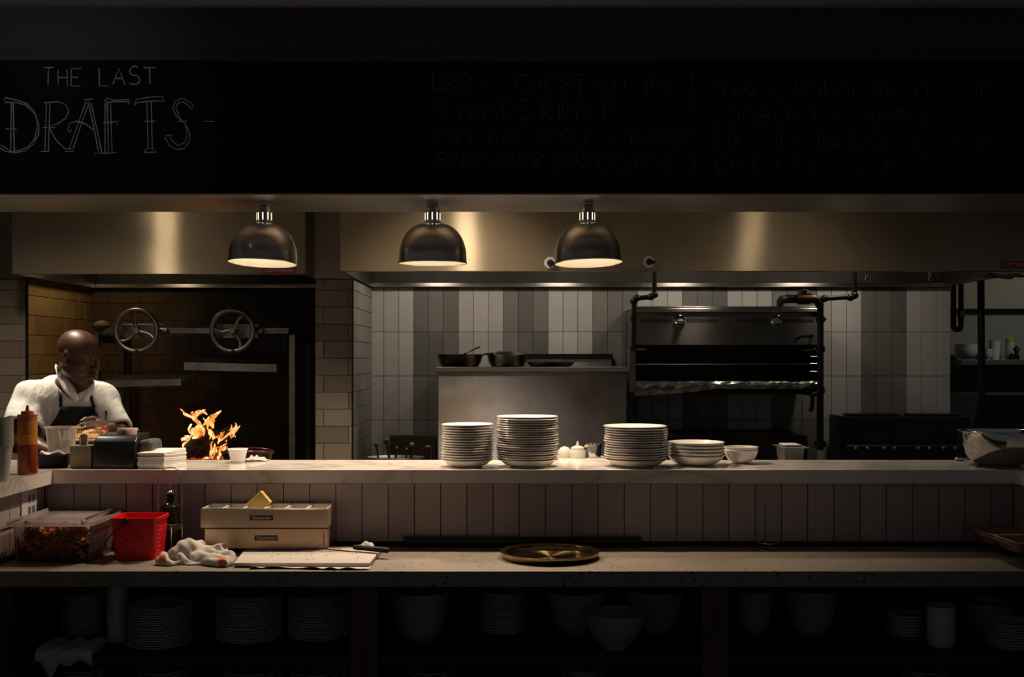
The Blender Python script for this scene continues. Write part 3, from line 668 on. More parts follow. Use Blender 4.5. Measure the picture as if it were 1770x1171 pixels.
r3 = N.new('ShaderNodeValToRGB'); r3.color_ramp.elements[0].position = .36; r3.color_ramp.elements[0].color = (.85, .85, .85, 1); r3.color_ramp.elements[1].position = .52; r3.color_ramp.elements[1].color = (0, 0, 0, 1); L.new(n2.outputs['Fac'], r3.inputs[0])
mxm = N.new('ShaderNodeMath'); mxm.operation = 'MAXIMUM'; L.new(r2.outputs[0], mxm.inputs[0]); L.new(r3.outputs[0], mxm.inputs[1]); L.new(mxm.outputs[0], mxs.inputs[0]); L.new(em.outputs[0], mxs.inputs[1]); L.new(tr.outputs[0], mxs.inputs[2]); L.new(mxs.outputs[0], N['Material Output'].inputs[0])
FL = [
 [(318, 779, 5), (319, 771, 7), (327, 766, 6), (333, 757, 4), (342, 748, 5), (344, 738, 6), (341, 730, 4), (337, 723, 5), (339, 716, 6), (346, 712, 4.5), (352, 713, 3), (357, 718, .6)],
 [(325, 765, 4), (321, 759, 4), (315, 760, 3), (313, 764, .8)],
 [(332, 758, 6), (344, 752, 7), (350, 745, 5), (345, 737, 3), (342, 730, .8)],
 [(337, 724, 3), (331, 722, 2), (326, 721, 1.5), (322, 717, .5)],
 [(334, 716, 2.6), (331, 714, 2.6), (333, 712, 1)],
 [(333, 752, 3), (331, 745, 4), (334, 741, 2), (340, 742, .6)],
 [(352, 754, 2.5), (350, 746, 3.5), (346, 740, .8)],
 [(364, 762, 2.5), (367, 754, 6), (364, 744, 5), (364, 735, 6), (358, 729, 4), (364, 724, 4), (372, 719, 4.5), (378, 714, 3), (381, 710, .6)],
 [(362, 733, 4), (355, 733, 2.5), (353, 737, .7)],
 [(368, 734, 3), (370, 728, 3.5), (368, 722, .8)],
 [(368, 760, 3), (372, 755, 4), (374, 750, .8)],
 [(378, 758, 2), (376, 752, 2.4), (373, 747, .6)],
 [(386, 757, 3), (384, 752, 3.5), (383, 748, .8)],
 [(402, 756, 3), (402, 750, 2), (404, 744, 3), (407, 738, 2.6), (408, 731, .6)],
 [(404, 744, 2), (399, 744, 1.8), (397, 744, .5)],
 [(406, 756, 3), (408, 753, .7)],
 [(378, 765, 1.6), (384, 760, 2), (391, 754, 1.6), (396, 752, .5)],
 [(392, 764, 2), (393, 757, 2), (394, 752, .5)],
 [(368, 792, 2), (369, 785, 2.6), (373, 777, 2.4), (378, 773, .7)],
 [(378, 786, 3), (380, 779, 4), (387, 775, 3), (390, 771, .7)],
 [(388, 796, 4), (393, 791, 5), (396, 787, 3), (397, 783, .6)],
 [(376, 795, 3), (379, 790, 3.4), (383, 785, .8)],
 [(350, 797, 3), (356, 792, 2.4), (364, 794, .8)],
]
rfl = random.Random(9)
wisps = []
for f in FL:             # thin side strands that follow every larger tongue
    if len(f) < 4: continue
    for q in range(3):
        k0 = rfl.randint(0, len(f) - 4) if len(f) > 4 else 0; n = rfl.randint(3, 4); dx = rfl.choice((-1, 1)) * rfl.uniform(3, 8); dy = rfl.uniform(-3, 4)
        seg_ = f[k0:k0 + n]; wisps.append([(x + dx * (.4 + .35 * i) + rfl.uniform(-1, 1), y + dy - 2.5 * i, max(.4, (1.9 if 0 < i < len(seg_) - 1 else .5))) for i, (x, y, w) in enumerate(seg_)])
FL = [[(x, y, w * (.35 if i == 0 else .80)) for i, (x, y, w) in enumerate(f)] for f in FL] + wisps
fl = thing('fire', P(360, 797, 7.3), 'bright orange fire burning on the logs in the dark hearth', 'fire')
for i, f in enumerate(FL):
    D = 7.26 + rfl.uniform(-.05, .10); bm = B()
    ctrl = [P(x, y, D) for x, y, w in f]; wd = [w * D / FPX for x, y, w in f]
    pts, rr = [], []
    for k in range(len(ctrl) - 1):      # Catmull-Rom through the traced points
        p0, p1, p2, p3 = ctrl[max(k - 1, 0)], ctrl[k], ctrl[k + 1], ctrl[min(k + 2, len(ctrl) - 1)]
        for s in range(5):
            u = s / 5; pts.append(.5 * ((2 * p1) + (p2 - p0) * u + (2 * p0 - 5 * p1 + 4 * p2 - p3) * u * u + (3 * p1 - p0 - 3 * p2 + p3) * u ** 3)); rr.append(wd[k] * (1 - u) + wd[k + 1] * u)
    pts.append(ctrl[-1]); rr.append(wd[-1])
    pts = [p + Vector((0, .02 * math.sin(j * .5 + i), 0)) for j, p in enumerate(pts)]
    tube(bm, pts, rr, 10, flat=.8, up=(0, 1, 0))
    obj('flame', bm, flame_m, fl)
lamp('fire_light', 'POINT', Vector((PX(362, 7.36), 7.36, 1.09)), 1.0, (1, .45, .14), .09)
# ================================================================== COOK LINE AGAINST THE TILED WALL
# tall stainless cabinet with a rimmed top
DC = 6.90
x0, x1 = PX(755.5, DC), PX(1084, DC); zt = PZ(635, DC)
cab_steel = M('smudged_steel', (.52, .50, .53), .46, 1., col2=(.27, .215, .18), ns=1.5, nd=7, lo=.40, hi=.62, aniso=.85, bump=.06, bs=60)
t = thing('steel_cabinet', ((x0 + x1) / 2, 7.3, 0), 'wide smudged stainless cabinet with pans on top, left of the broiler', 'cabinet')
bm = B(); box(bm, x0 + .004, x1 - .004, DC + .015, 7.80, .12, zt - .03, bev=.004); obj('body', bm, cab_steel, t)
bm = B(); box(bm, x0 - .012, x1 + .012, DC - .01, 7.80, zt - .030, zt, bev=.003); obj('top', bm, M('dull_rim_steel', (.36, .34, .32), .4, 1.), t)
bm = B(); box(bm, x0 + .55, x1 - .02, 7.755, 7.799, zt + .0005, PZ(621, 7.76), bev=.002); box(bm, x0 + .54, x1 - .01, 7.74, 7.80, PZ(621, 7.75), PZ(612, 7.75), mi=1); obj('backsplash', bm, [steel, black_metal], t)
bm = B(); box(bm, x1 - .125, x1 - .004, DC + .005, DC + .0145, .3, zt - .034); obj('side_trim', bm, steel_dull, t, label='darker narrow panel at the right')
for a in (x0 + .06, x1 - .06):
    for b in (DC + .07, 7.72):
        bm = B(); cyl(bm, (a, b, 0), (a, b, .13), .025); obj('leg', bm, steel_plain, t)
# pans lying on it
pan_iron = M('seasoned_iron', (.04, .028, .018), .3, .7, col2=(.09, .04, .015), ns=9)
pan_steel = M('used_pan_steel', (.22, .20, .15), .3, 1., col2=(.10, .085, .06), ns=8)
def skillet(name, x, y_top, r_px, h_px, D, m, label, z, handle=None, lip=1.0):
    c = Vector((PX(x, D), D, z)); r = r_px * D / FPX; h = h_px * D / FPX
    t = thing(name, c, label, 'pan', None)
    bm = B(); lathe(bm, [(0, 0), (r * .78, 0), (r * .9, h * .35), (r, h), (r * 1.02, h + .002), (r * .97, h), (r * .87, h * .38), (r * .75, .006), (0, .006)], c, 40); obj('pan_body', bm, m, t)
    if handle:
        bm = B(); tube(bm, bend([c + Vector(p) for p in handle], .03), .010, 8, flat=.6); obj('handle', bm, m, t)
    return t
z = zt + .0006
skillet('skillet', 795, 0, 40, 21, 7.18, pan_iron, 'dark brown skillet at the left end of the steel cabinet top', z, handle=[(.02, -.14, .06), (.04, -.16, .085), (.13, -.13, .125)])
t = skillet('saute_pan', 793, 0, 37, 11, 7.18, pan_iron, 'black pan nested inside the brown skillet at the left end', z + .030, handle=[(.12, -.05, .04), (.2, -.05, .055), (.26, -.04, .05)])
skillet('round_pan', 877, 0, 35, 20, 7.2, pan_steel, 'deep steel pan with a shiny lid beside the skillet', z)
bm = B(); c = Vector((PX(873, 7.2), 7.2, z + .0755)); lathe(bm, [(0, .030), (.05, .027), (.095, .015), (.118, .0), (.122, -.0005), (.116, -.003), (0, .02)], c, 40); lidm = M('lid_steel', (.45, .42, .36), .25, 1.)
t = obj('pan_lid', bm, lidm, None, 'shallow shiny lid lying on the deep steel pan', 'lid')
skillet('flat_pan', 952, 0, 42, 8, 7.16, pan_steel, 'shallow flat pan lying right of the lidded pan', z)
# ---- wall broiler
DS = 7.24
X0, X1 = PX(1096, DS), PX(1417, DS); ztop = PZ(531, DS)
bt = thing('broiler', ((X0 + X1) / 2, 7.5, PZ(683, DS)), 'stainless wall broiler with two knobs and a foil-lined tray', 'broiler')
bm = B(); box(bm, X0, X1, DS, DS + .02, PZ(597, DS), PZ(541, DS), bev=.003); obj('front_panel', bm, M('broiler_steel', (.36, .32, .27), .36, 1., col2=(.24, .21, .175), ns=5, lo=.3, hi=.7, aniso=.9), bt)
bm = B(); box(bm, X0 - .004, X1 + .002, DS - .012, DS + .02, PZ(540.5, DS), PZ(533, DS), bev=.006, seg=3); box(bm, X0 - .004, X1 + .002, DS - .004, 7.82, PZ(533, DS) + .0005, ztop + .004, bev=.002); obj('top_lip', bm, steel, bt)
for xa in (X0, X1 - .012):
    bm = B(); box(bm, xa, xa + .012, DS + .0205, 7.82, PZ(686, DS), PZ(533, DS) - .001); obj('side_panel', bm, steel_dull, bt)
bm = B(); box(bm, X0 - .035, X0 - .001, DS - .03, DS + .03, PZ(664, DS) - .05, PZ(603, DS), bev=.003); obj('bracket', bm, steel_dull, bt)
bm = B(); box(bm, X0 + .0125, X1 - .0125, 7.80, 7.82, PZ(686, DS), PZ(534, DS)); box(bm, X0 + .0125, X1 - .0125, DS + .021, 7.80, PZ(597, DS), PZ(596, DS) ); obj('oven_lining', bm, M('scorched_lining', (.06, .045, .03), .5, .6), bt)
bm = B()
for g0, g1, n in ((1107, 1160, 16), (1187, 1241, 16), (1272, 1325, 16), (1352, 1406, 16)):
    for k in range(n):
        xc = PX(g0 + (g1 - g0) * (k + .5) / n, DS); box(bm, xc - .0035, xc + .0035, DS - .0008, DS - .0001, PZ(558, DS), PZ(552, DS))
obj('vent_slots', bm, black_metal, bt)
for x in (1174.5, 1341.5):
    c = P(x, 555, DS); Mr = Matrix.Translation(c + Vector((0, -.001, 0))) @ Matrix.Rotation(R(90), 4, 'X')
    bm = B(); lathe(bm, [(.036, 0), (.036, .006), (.032, .009), (.0, .009)], seg=28, M4=Mr); k = obj('knob', bm, chrome, bt, label='round chrome knob')
    bm = B(); lathe(bm, [(.021, .009), (.019, .032), (0, .033)], seg=24, M4=Mr); box(bm, c.x - .02, c.x + .02, c.y - .040, c.y - .034, c.z - .005, c.z + .005, bev=.002); obj('grip', bm, steel_plain, k)
bm = B(); a = P(1381, 582, DS - .04); b = P(1405, 581, DS - .04); tube(bm, bend([a + Vector((0, .039, 0)), a, b, b + Vector((0, .039, 0))], .015), .009, 8); blob(bm, P(1380, 583, DS - .03), (.018, .02, .016)); obj('handle', bm, iron, bt)
bm = B()
for k in range(48):
    x = X0 + .03 + (X1 - X0 - .06) * k / 47; cyl(bm, (x, DS + .02, PZ(629, DS)), (x, 7.75, PZ(629, DS)), .0022, seg=5)
for y in (DS + .02, DS + .25, 7.7): cyl(bm, (X0 + .015, y, PZ(629, DS) - .005), (X1 - .015, y, PZ(629, DS) - .004), .0028, seg=6)
obj('rack', bm, steel_plain, bt)
for y in (604, 617, 629, 643):
    bm = B(); cyl(bm, (X1 - .014, DS + .01, PZ(y, DS)), (X1 - .06 - (.05 if y == 604 else 0), DS + .01, PZ(y, DS) - (.008 if y == 604 else 0)), .007 if y == 604 else .004, seg=8); obj('peg', bm, chrome, bt)
bm = B(); cyl(bm, (X0 - .02, DS - .035, PZ(604, DS)), (X0 + .075, DS - .035, PZ(603.5, DS)), .008, seg=8); obj('peg', bm, chrome, bt)
# tray with drooping foil
bm = B(); box(bm, X0 + .014, X1 - .014, DS + .03, 7.79, PZ(668, DS), PZ(662, DS)); tr_ = obj('drip_tray', bm, steel_dull, bt)
bm = B(); nx, nz_ = 90, 9; g = []
def droop(u): return 659.5, 672.5 + 12.5 * max(0, 1 - u / .42) ** .55 * (1 if u < .42 else 0)
for i in range(nx + 1):
    u = i / nx; x = 1099 + (1416 - 1099) * u; ya, yb = droop(u); col = []
    for j in range(nz_ + 1):
        v = j / nz_; p = P(x, ya + (yb - ya) * v, DS + .01)
        p.y += -.012 * math.sin(v * PI) + rf.uniform(-.003, .003) + .006 * math.sin(u * 47 + 3 * v) * math.sin(u * 19) + (.02 * v if u < .4 else 0); p.z += rf.uniform(-.001, .001); col.append(bm.verts.new(p))
    g.append(col)
for i in range(nx):
    for j in range(nz_): bm.faces.new((g[i][j + 1], g[i + 1][j + 1], g[i + 1][j], g[i][j]))
q = [[bm.verts.new(P(1099 + 317 * i / nx, 659.5, DS + .01) + Vector((0, .012 + .30 * j / 3, rf.uniform(-.004, .004) - .01))) for j in range(4)] for i in range(0, nx + 1, 3)]
for i in range(len(q) - 1):
    for j in range(3): bm.faces.new((q[i][j], q[i + 1][j], q[i + 1][j + 1], q[i][j + 1]))
obj('foil', bm, foil, tr_, label='crumpled shiny foil', angle=30)
# ---- gas pipes
pipe_m = M('black_pipe', (.016, .015, .014), .42, .5); brass_old = M('old_brass', (.16, .08, .045), .45, .9)
DPp = 7.17
t = thing('gas_pipe', P(1094, 605, DPp), 'thin black gas pipe running down the left side of the broiler', 'pipe')
bm = B(); rp_ = .0155
tube(bm, bend([P(1131, 462, DPp), P(1131, 513, DPp), P(1096, 516.5, DPp), P(1095, 606, DPp)], .02), rp_, 12); obj('pipe_run', bm, pipe_m, t)
for x, y in ((1131, 510), (1125, 513.5), (1101, 515.5), (1095.5, 521)):
    bm = B(); blob(bm, P(x, y, DPp), (.025, .025, .023), seg=12, rings=8); obj('elbow_fitting', bm, pipe_m, t)
for y in (552, 603):
    bm = B(); cyl(bm, P(1095, y - 4, DPp), P(1095, y + 4, DPp), .021); obj('coupling', bm, pipe_m, t)
t = thing('gas_pipe', P(1418, 790, DPp), 'thick black gas pipe with brass valve down the right side of the broiler', 'pipe')
bm = B(); tube(bm, [P(1418, 519, DPp), P(1418, 778, DPp)], .021, 12); obj('pipe_run', bm, pipe_m, t)
bm = B(); tube(bm, bend([P(1477, 462, DPp), P(1477, 513, DPp), P(1420, 517, DPp)], .02), rp_, 12); obj('pipe_run', bm, pipe_m, t)
bm = B(); tube(bm, bend([P(1349, 529.5, DPp + .1), P(1350, 518.5, DPp + .05), P(1362, 517, DPp), P(1412, 517.5, DPp), P(1418, 530, DPp)], .04), .027, 12); obj('pipe_run', bm, pipe_m, t)
for x, y in ((1477, 511), (1470, 514.5), (1425, 516.5), (1413, 519)):
    bm = B(); blob(bm, P(x, y, DPp), (.026, .026, .024), seg=12, rings=8); obj('elbow_fitting', bm, pipe_m, t)
bm = B(); c = P(1389, 517, DPp); cyl(bm, c + Vector((-.04, 0, 0)), c + Vector((.04, 0, 0)), .036, seg=8); cyl(bm, c, c + Vector((0, 0, .055)), .022, seg=8)
tube(bm, [c + Vector((-.045, -.02, .04)), c + Vector((0, -.025, .058)), c + Vector((.045, -.02, .036))], .010, 8, flat=.5); cyl(bm, c + Vector((.05, 0, 0)), c + Vector((.075, 0, 0)), .03, seg=8); obj('valve', bm, brass_old, t, label='reddish brass valve')
for y in (552, 604, 675, 768):
    bm = B(); cyl(bm, P(1418, y - 5, DPp), P(1418, y + 5, DPp), .028 if y != 768 else .036); obj('coupling', bm, pipe_m, t)
bm = B(); cyl(bm, P(1418, 552, DPp), P(1428, 552, DPp), .009, seg=8); obj('bleed_screw', bm, pipe_m, t)
bm = B(); tube(bm, bend([P(1418, 680, DPp), P(1404, 682, DPp - .02), P(1404, 700, DPp - .02), P(1401, 712, DPp - .02)], .02), [.014][0], 8); obj('shutoff_handle', bm, pipe_m, t)
# ---- griddle range under the broiler
dark_steel = M('dark_range_steel', (.055, .05, .042), .38, .9, col2=(.035, .032, .028), ns=4)
DR_ = 7.05; a, b = PX(1088, DR_), PX(1414, DR_)
t = thing('griddle_range', ((a + b) / 2, 7.4, 0), 'dark griddle range below the wall broiler', 'range')
bm = B(); box(bm, a, b, DR_, 7.80, .10, .95, bev=.004); obj('body', bm, dark_steel, t)
bm = B(); box(bm, a, b, 7.3, 7.8, .951, PZ(753, 7.3), bev=.003); obj('riser', bm, dark_steel, t)
bm = B(); box(bm, a + .1, b - .03, 7.6, 7.78, PZ(753, 7.3) + .0005, PZ(745, 7.6)); obj('flue_vent', bm, black_metal, t)
for xa in (a + .06, b - .06):
    for ya in (DR_ + .06, 7.74):
        bm = B(); cyl(bm, (xa, ya, 0), (xa, ya, .11), .022); obj('leg', bm, steel_plain, t)
# ---- burner range at the right
D1 = 7.0; a, b = PX(1462, D1), PX(1690, D1)
t = thing('burner_range', ((a + b) / 2, 7.4, 0), 'black burner range with raised back guard at the right of the tiled wall', 'range')
bm = B(); box(bm, a, b, D1, 7.80, .10, .93, bev=.004); obj('body', bm, dark_steel, t)
bm = B(); box(bm, PX(1461, 7.45), PX(1678, 7.45), 7.45, 7.70, .931, PZ(722, 7.45), bev=.003); obj('back_guard', bm, dark_steel, t)
bm = B(); box(bm, PX(1453, 7.45) , PX(1461, 7.45) - .0005, 7.44, 7.72, .931, PZ(720, 7.45)); obj('guard_end', bm, black_metal, t)
for xa, xb in ((1464, 1551), (1570, 1657)):
    bm = B(); box(bm, PX(xa, 7.6), PX(xb, 7.6), 7.55, 7.69, PZ(722, 7.45) + .0005, PZ(715.5, 7.6)); obj('flue_vent', bm, black_metal, t)
bm = B(); cyl(bm, P(1463, 772, 7.35), P(1668, 772, 7.35), .011); obj('shelf_rail', bm, steel_dull, t)
for x in (1480, 1500, 1528, 1547, 1588, 1607, 1632, 1652):
    bm = B(); cyl(bm, P(x, 776, 7.34), P(x, 776, 7.30), .011, seg=10); blob(bm, P(x, 776, 7.295), (.013, .008, .013), seg=10, rings=6); obj('burner_knob', bm, steel_dull, t)
bm = B()
for k in range(6):
    for q in range(2):
        c = Vector((a + .1 + .16 * k, 7.15 + .25 * q, .955)); 
        for s in range(4): cyl(bm, c + Vector((.02 * math.cos(s * PI / 2), .02 * math.sin(s * PI / 2), 0)), c + Vector((.075 * math.cos(s * PI / 2), .075 * math.sin(s * PI / 2), 0)), .007, seg=6)
        cyl(bm, c + Vector((0, 0, -.024)), c + Vector((0, 0, .0)), .035, seg=14)
obj('burner_grate', bm, iron, t)
for xa in (a + .06, b - .06):
    for ya in (D1 + .06, 7.74):
        bm = B(); cyl(bm, (xa, ya, 0), (xa, ya, .11), .022); obj('leg', bm, steel_plain, t)
# ---- sink corner left of the cabinet
a, b = PX(640, 7.0), PX(752, 7.0)
sink_m = M('dull_sink_steel', (.20, .17, .14), .4, .9)
t = thing('sink_bench', ((a + b) / 2, 7.3, 0), 'low dark sink bench in the corner left of the steel cabinet', 'sink')
bm = B(); box(bm, -.96, b, 7.0, 7.80, .84, .90, bev=.004); obj('worktop', bm, sink_m, t)
bm = B(); box(bm, PX(673, 7.7), PX(753, 7.7), 7.72, 7.80, .9005, PZ(753.5, 7.72), bev=.002); obj('splashback', bm, M('brown_splash', (.12, .075, .05), .5, .5), t)
for xa in (-.93, b - .04):
    for ya in (7.04, 7.74):
        bm = B(); cyl(bm, (xa, ya, 0), (xa, ya, .842), .02); obj('leg', bm, steel_plain, t)
t = thing('faucet', P(746, 797, 7.45), 'small dark curved faucet beside the steel cabinet', 'faucet')
c = Vector((PX(746, 7.45), 7.45, .9006)); zt2 = PZ(773, 7.45)
bm = B(); tube(bm, bend([c, Vector((c.x, 7.45, zt2)), Vector((c.x - .04, 7.45, zt2 + .004)), Vector((c.x - .055, 7.45, zt2 - .016))], .02), .008, 10); obj('spout', bm, steel_dull, t)
bm = B(); lathe(bm, [(0, 0), (.025, 0), (.022, .02), (.012, .03), (0, .03)], c, 16); obj('faucet_base', bm, steel_dull, t)
# utensil crock with black handled tools
ck = Vector((PX(690, 6.6), 6.6, 0))
stand_z = .98
t = thing('utensil_stand', (ck.x, 6.6, 0), 'low dark stand holding the tray of utensils left of the cabinet', 'stand')
bm = B(); box(bm, ck.x - .22, ck.x + .2, 6.45, 6.75, stand_z - .03, stand_z, bev=.003); obj('stand_top', bm, sink_m, t)
for dx in (-.2, .18):
    for dy in (-.13, .13):
        bm = B(); cyl(bm, (ck.x + dx, 6.6 + dy, 0), (ck.x + dx, 6.6 + dy, stand_z - .031), .015); obj('leg', bm, iron, t)
bm = B(); zr = PZ(795, 6.55)
prof = [(.0, .0), (.11, .0), (.125, .02), (.135, zr - stand_z), (.165, zr - stand_z + .012), (.166, zr - stand_z + .008), (.139, zr - stand_z - .006), (.118, .016), (0, .006)]
vs = lathe(bm, prof, (0, 0, 0), 40); bmesh.ops.transform(bm, matrix=Matrix.Translation((ck.x - .02, 6.6, stand_z + .0006)) @ Matrix.Diagonal((1, .7, 1, 1)), verts=vs)
obj('utensil_tray', bm, steel_dull, None, 'shallow steel dish with a bright rim holding black utensils', 'dish')
for (x, y), (xb, yb), r, lb in (((650, 769), (657, 797), .012, 'leftmost black utensil handle in the steel dish'), ((668, 763), (676, 797), .017, 'black ladle with a round head in the steel dish'), ((686, 776), (681, 797), .013, 'short black tongs in the middle of the steel dish'), ((703, 778), (701, 797), .011, 'thin black utensil handle beside the wide black one'), ((712, 772), (710, 797), .022, 'wide black utensil handle at the right of the steel dish')):
    pa, pb = P(x, y, 6.58), P(xb, yb + 6, 6.60); pb.z = stand_z + .012
    bm = B(); tube(bm, [pb, pb.lerp(pa, .5), pa], [r * .6, r * .8, r], 8, flat=.6); blob(bm, pa, (r, r * .7, r * 1.2), seg=10, rings=6); obj('utensil', bm, black_plastic, None, lb, 'utensil', 'black utensils left of the cabinet')
# ================================================================== PANTRY BEYOND THE TILED WALL
DPn = 9.54
beige = M('beige_cabinet', (.36, .32, .235), .6)
bm = B(); box(bm, PX(1600, DPn), 5.2, 9.67, 9.745, PZ(533, DPn), CEIL - .002, bev=.004); obj('wall_cabinet', bm, beige, None, 'beige wall cabinet high on the pantry wall at the far right', 'cabinet')
t = thing('pantry_shelf', (PX(1720, DPn), 9.5, PZ(634, DPn)), 'thin steel shelf on the grey pantry wall holding white bowls', 'shelf')
shelf_st = M('shelf_steel', (.22, .22, .20), .45, .8)
zs = PZ(622, DPn - .12)
bm = B(); box(bm, PX(1652, DPn), 5.0, DPn - .12, 9.745, zs - .045, zs, bev=.003); obj('shelf_board', bm, shelf_st, t)
bm = B(); prism(bm, [(0, 0), (.3, 0), (0, .19)], 0, .02); bmesh.ops.transform(bm, matrix=Matrix.Translation((PX(1653, DPn) , 9.744, zs - .046)) @ Matrix(((0, 0, 1, 0), (-1, 0, 0, 0), (0, -1, 0, 0), (0, 0, 0, 1))), verts=bm.verts); obj('bracket', bm, shelf_st, t)
def bowl_prof(r, h, foot=.45, th=.004): return [(0, .003), (r * foot, .0), (r * foot, .006), (r * .72, h * .28), (r * .93, h * .68), (r, h), (r - th, h), (r * .93 - th, h * .70), (r * .70, h * .32), (r * .4, .012), (0, .012)]
def bowl(c, r, h, m, label, group, name='bowl', foot=.45, seg=40):
    bm = B(); lathe(bm, bowl_prof(r, h, foot), c, seg); return obj(name, bm, m, None, label, 'bowl', group)
zz = zs + .0005
for k in range(3): bowl(Vector((PX(1671, 9.56), 9.56, zz + .022 * k)), .098, .085, ceramic_dark, ('bottom', 'middle', 'top')[k] + ' one of the wide white bowls on the pantry shelf left of the post', 'bowls on the pantry shelf')
for k in range(2): bowl(Vector((PX(1707, 9.50), 9.50, zz + .03 * k)), .042, .06, ceramic_dark, ('lower', 'upper')[k] + ' small white cup bowl on the pantry shelf right of the post', 'bowls on the pantry shelf')
bm = B(); lathe(bm, [(0, .0), (.036, 0), (.042, .05), (.046, .15), (.052, .165), (.048, .163), (.042, .148), (.036, .01), (0, .01)], (PX(1719, 9.6), 9.6, zz), 24); obj('tall_cup', bm, ceramic_dark, None, 'tall white beaker on the pantry shelf right of the black post', 'cup')
t = thing('squeeze_bottle', (PX(1746, 9.58), 9.58, zz), 'pale squeeze bottle with yellow-green top on the pantry shelf', 'bottle')
bm = B(); lathe(bm, [(0, 0), (.037, 0), (.038, .01), (.038, .135), (.034, .15), (0, .15)], (PX(1746, 9.58), 9.58, zz), 24); obj('bottle_body', bm, M('pale_plastic', (.42, .44, .34), .5), t)
bm = B(); lathe(bm, [(0, .151), (.036, .151), (.036, .175), (.02, .185), (.009, .19), (.004, .23), (0, .23)], (PX(1746, 9.58), 9.58, zz), 24); obj('cap', bm, M('lime_cap', (.40, .42, .07), .5), t, label='yellow-green pointed cap')
bm = B(); lathe(bm, [(0, 0), (.026, 0), (.028, .02), (.016, .05), (.017, .07), (.030, .085), (.024, .10), (.008, .106), (.009, .115), (0, .118)], (PX(1757, 9.48), 9.48, zz), 20); obj('pepper_mill', bm, black_plastic, None, 'short black pepper mill beside the pale squeeze bottle', 'mill')
bm = B(); tube(bm, [Vector((PX(1694, 8.0), 8.0, CEIL - .001)), P(1696.5, 640, 8.0), Vector((PX(1699, 8.0), 8.0, .0005))], .025, 14); pl = obj('black_post', bm, black_metal, None, 'slim black post standing right of the tiled wall', 'post')
t = thing('gas_hose', P(1654, 572, 8.1), 'black gas hose with brass coupling looping below the hood, right of the tiles', 'hose')
bm = B(); tube(bm, bend([Vector((PX(1648, 8.1), 8.1, CEIL - .001)), P(1648, 570, 8.1), P(1661, 570, 8.1), Vector((PX(1661, 8.1), 8.1, CEIL - .001))], .05, 8), .019, 12); obj('hose_loop', bm, pipe_m, t)
bm = B(); cyl(bm, P(1661, 537, 8.1), P(1661, 549, 8.1), .026); obj('coupling', bm, M('brass_coupling', (.34, .25, .12), .35, .9), t, label='brass coupling')
DK = 8.3
bm = B(); hexa(bm, [(PX(1628, DK), DK, 0), (PX(1900, DK), DK, 0), (PX(1900, DK), 9.0, 0), (PX(1628, DK), 9.0, 0), (PX(1692, DK), DK, PZ(683, DK)), (PX(1900, DK), DK, PZ(683, DK)), (PX(1900, DK), 9.0, PZ(683, DK)), (PX(1692, DK), 9.0, PZ(683, DK))]); obj('pantry_machine', bm, M('black_housing', (.018, .02, .019), .4), None, 'large black slant-sided machine in the pantry at the far right', 'machine')
# ================================================================== ON THE PASS
ORD = ['topmost', 'second', 'third', 'fourth', 'fifth', 'sixth', 'seventh', 'eighth', 'ninth', 'tenth', 'eleventh', 'twelfth', 'thirteenth', 'fourteenth', 'fifteenth', 'sixteenth', 'seventeenth', 'eighteenth', 'nineteenth', 'twentieth', 'twenty-first', 'twenty-second', 'twenty-third', 'twenty-fourth', 'twenty-fifth', 'twenty-sixth', 'twenty-seventh', 'twenty-eighth']
def place(proto, used, loc, label, group, rz=0.):
    o = proto if not used else copy_tree(proto)
    o.location = loc; o.rotation_euler = (0, 0, rz); tag(o, label, None, group); return o
rs = random.Random(21)
def nth(k, n): return '' if n == 1 else 'bottom' if k == n - 1 else ('topmost' if k == 0 else ORD[k] + ' from top')
def plate_mesh(r, h, foot):     # coupe plate: foot ring, flat well, softly rising thick rim
    bm = B(); lathe(bm, [(0, .004), (foot - .006, .004), (foot - .005, 0), (foot, 0), (foot + .004, .004), (r * .76, h * .30), (r * .87, h * .62), (r * .965, h * .85), (r * .995, h * .885), (r, h * .94), (r * .992, h), (r * .965, h * .99), (r * .87, h * .80), (r * .75, h * .50), (foot, .0074), (0, .0068)], seg=64)
    me = bpy.data.meshes.new('plate'); bm.to_mesh(me); bm.free(); return me
def stack(x, D, z0, n, pitch, mesh, mat, name, cat, where, group, jit=.0022, seed=0):
    r0 = random.Random(seed); proto = None
    for i in range(n):
        k = n - 1 - i
        loc = Vector((PX(x, D) + r0.uniform(-jit, jit), D + r0.uniform(-jit, jit), z0 + .0004 + i * pitch))
        if proto is None:
            proto = obj(name, mesh, mat, None, None, cat, local=True, angle=32); o = proto
        else: o = proto.copy(); COL.objects.link(o)
        o.location = loc; o.rotation_euler = (r0.uniform(-.006, .006) if i and jit > .001 else 0, r0.uniform(-.006, .006) if i and jit > .001 else 0, r0.uniform(0, 6))
        w = nth(k, n); tag(o, f'{w} {where}'.strip(), cat, group)
def fit_stack(x0, x1, ytop, D, n, rim, where, group, foot, mat=ceramic, z0=None, jit=.0022, seed=0):
    z0 = Z_P if z0 is None else z0
    r = (x1 - x0) / 2 * D / FPX - jit; H = PZ(ytop, D) - z0; pitch = (H - rim) / (n - 1)
    stack((x0 + x1) / 2, D, z0, n, pitch, plate_mesh(r, rim, r * foot), mat, 'dinner_plate', 'plate', where, group, jit, seed)
fit_stack(762, 854, 733, 4.545, 15, .030, 'white plate in the leftmost stack on the marble pass', 'plates of the left pass stack', .55, seed=1)
fit_stack(857, 966, 719.5, 4.555, 20, .031, 'white plate in the tall middle stack on the pass', 'plates of the tall middle pass stack', .56, jit=.003, seed=2)
fit_stack(1043, 1155, 736, 4.555, 15, .031, 'white plate in the pass stack beside the white bowls', 'plates of the right pass stack', .56, jit=.003, seed=3)
AM = R(66)
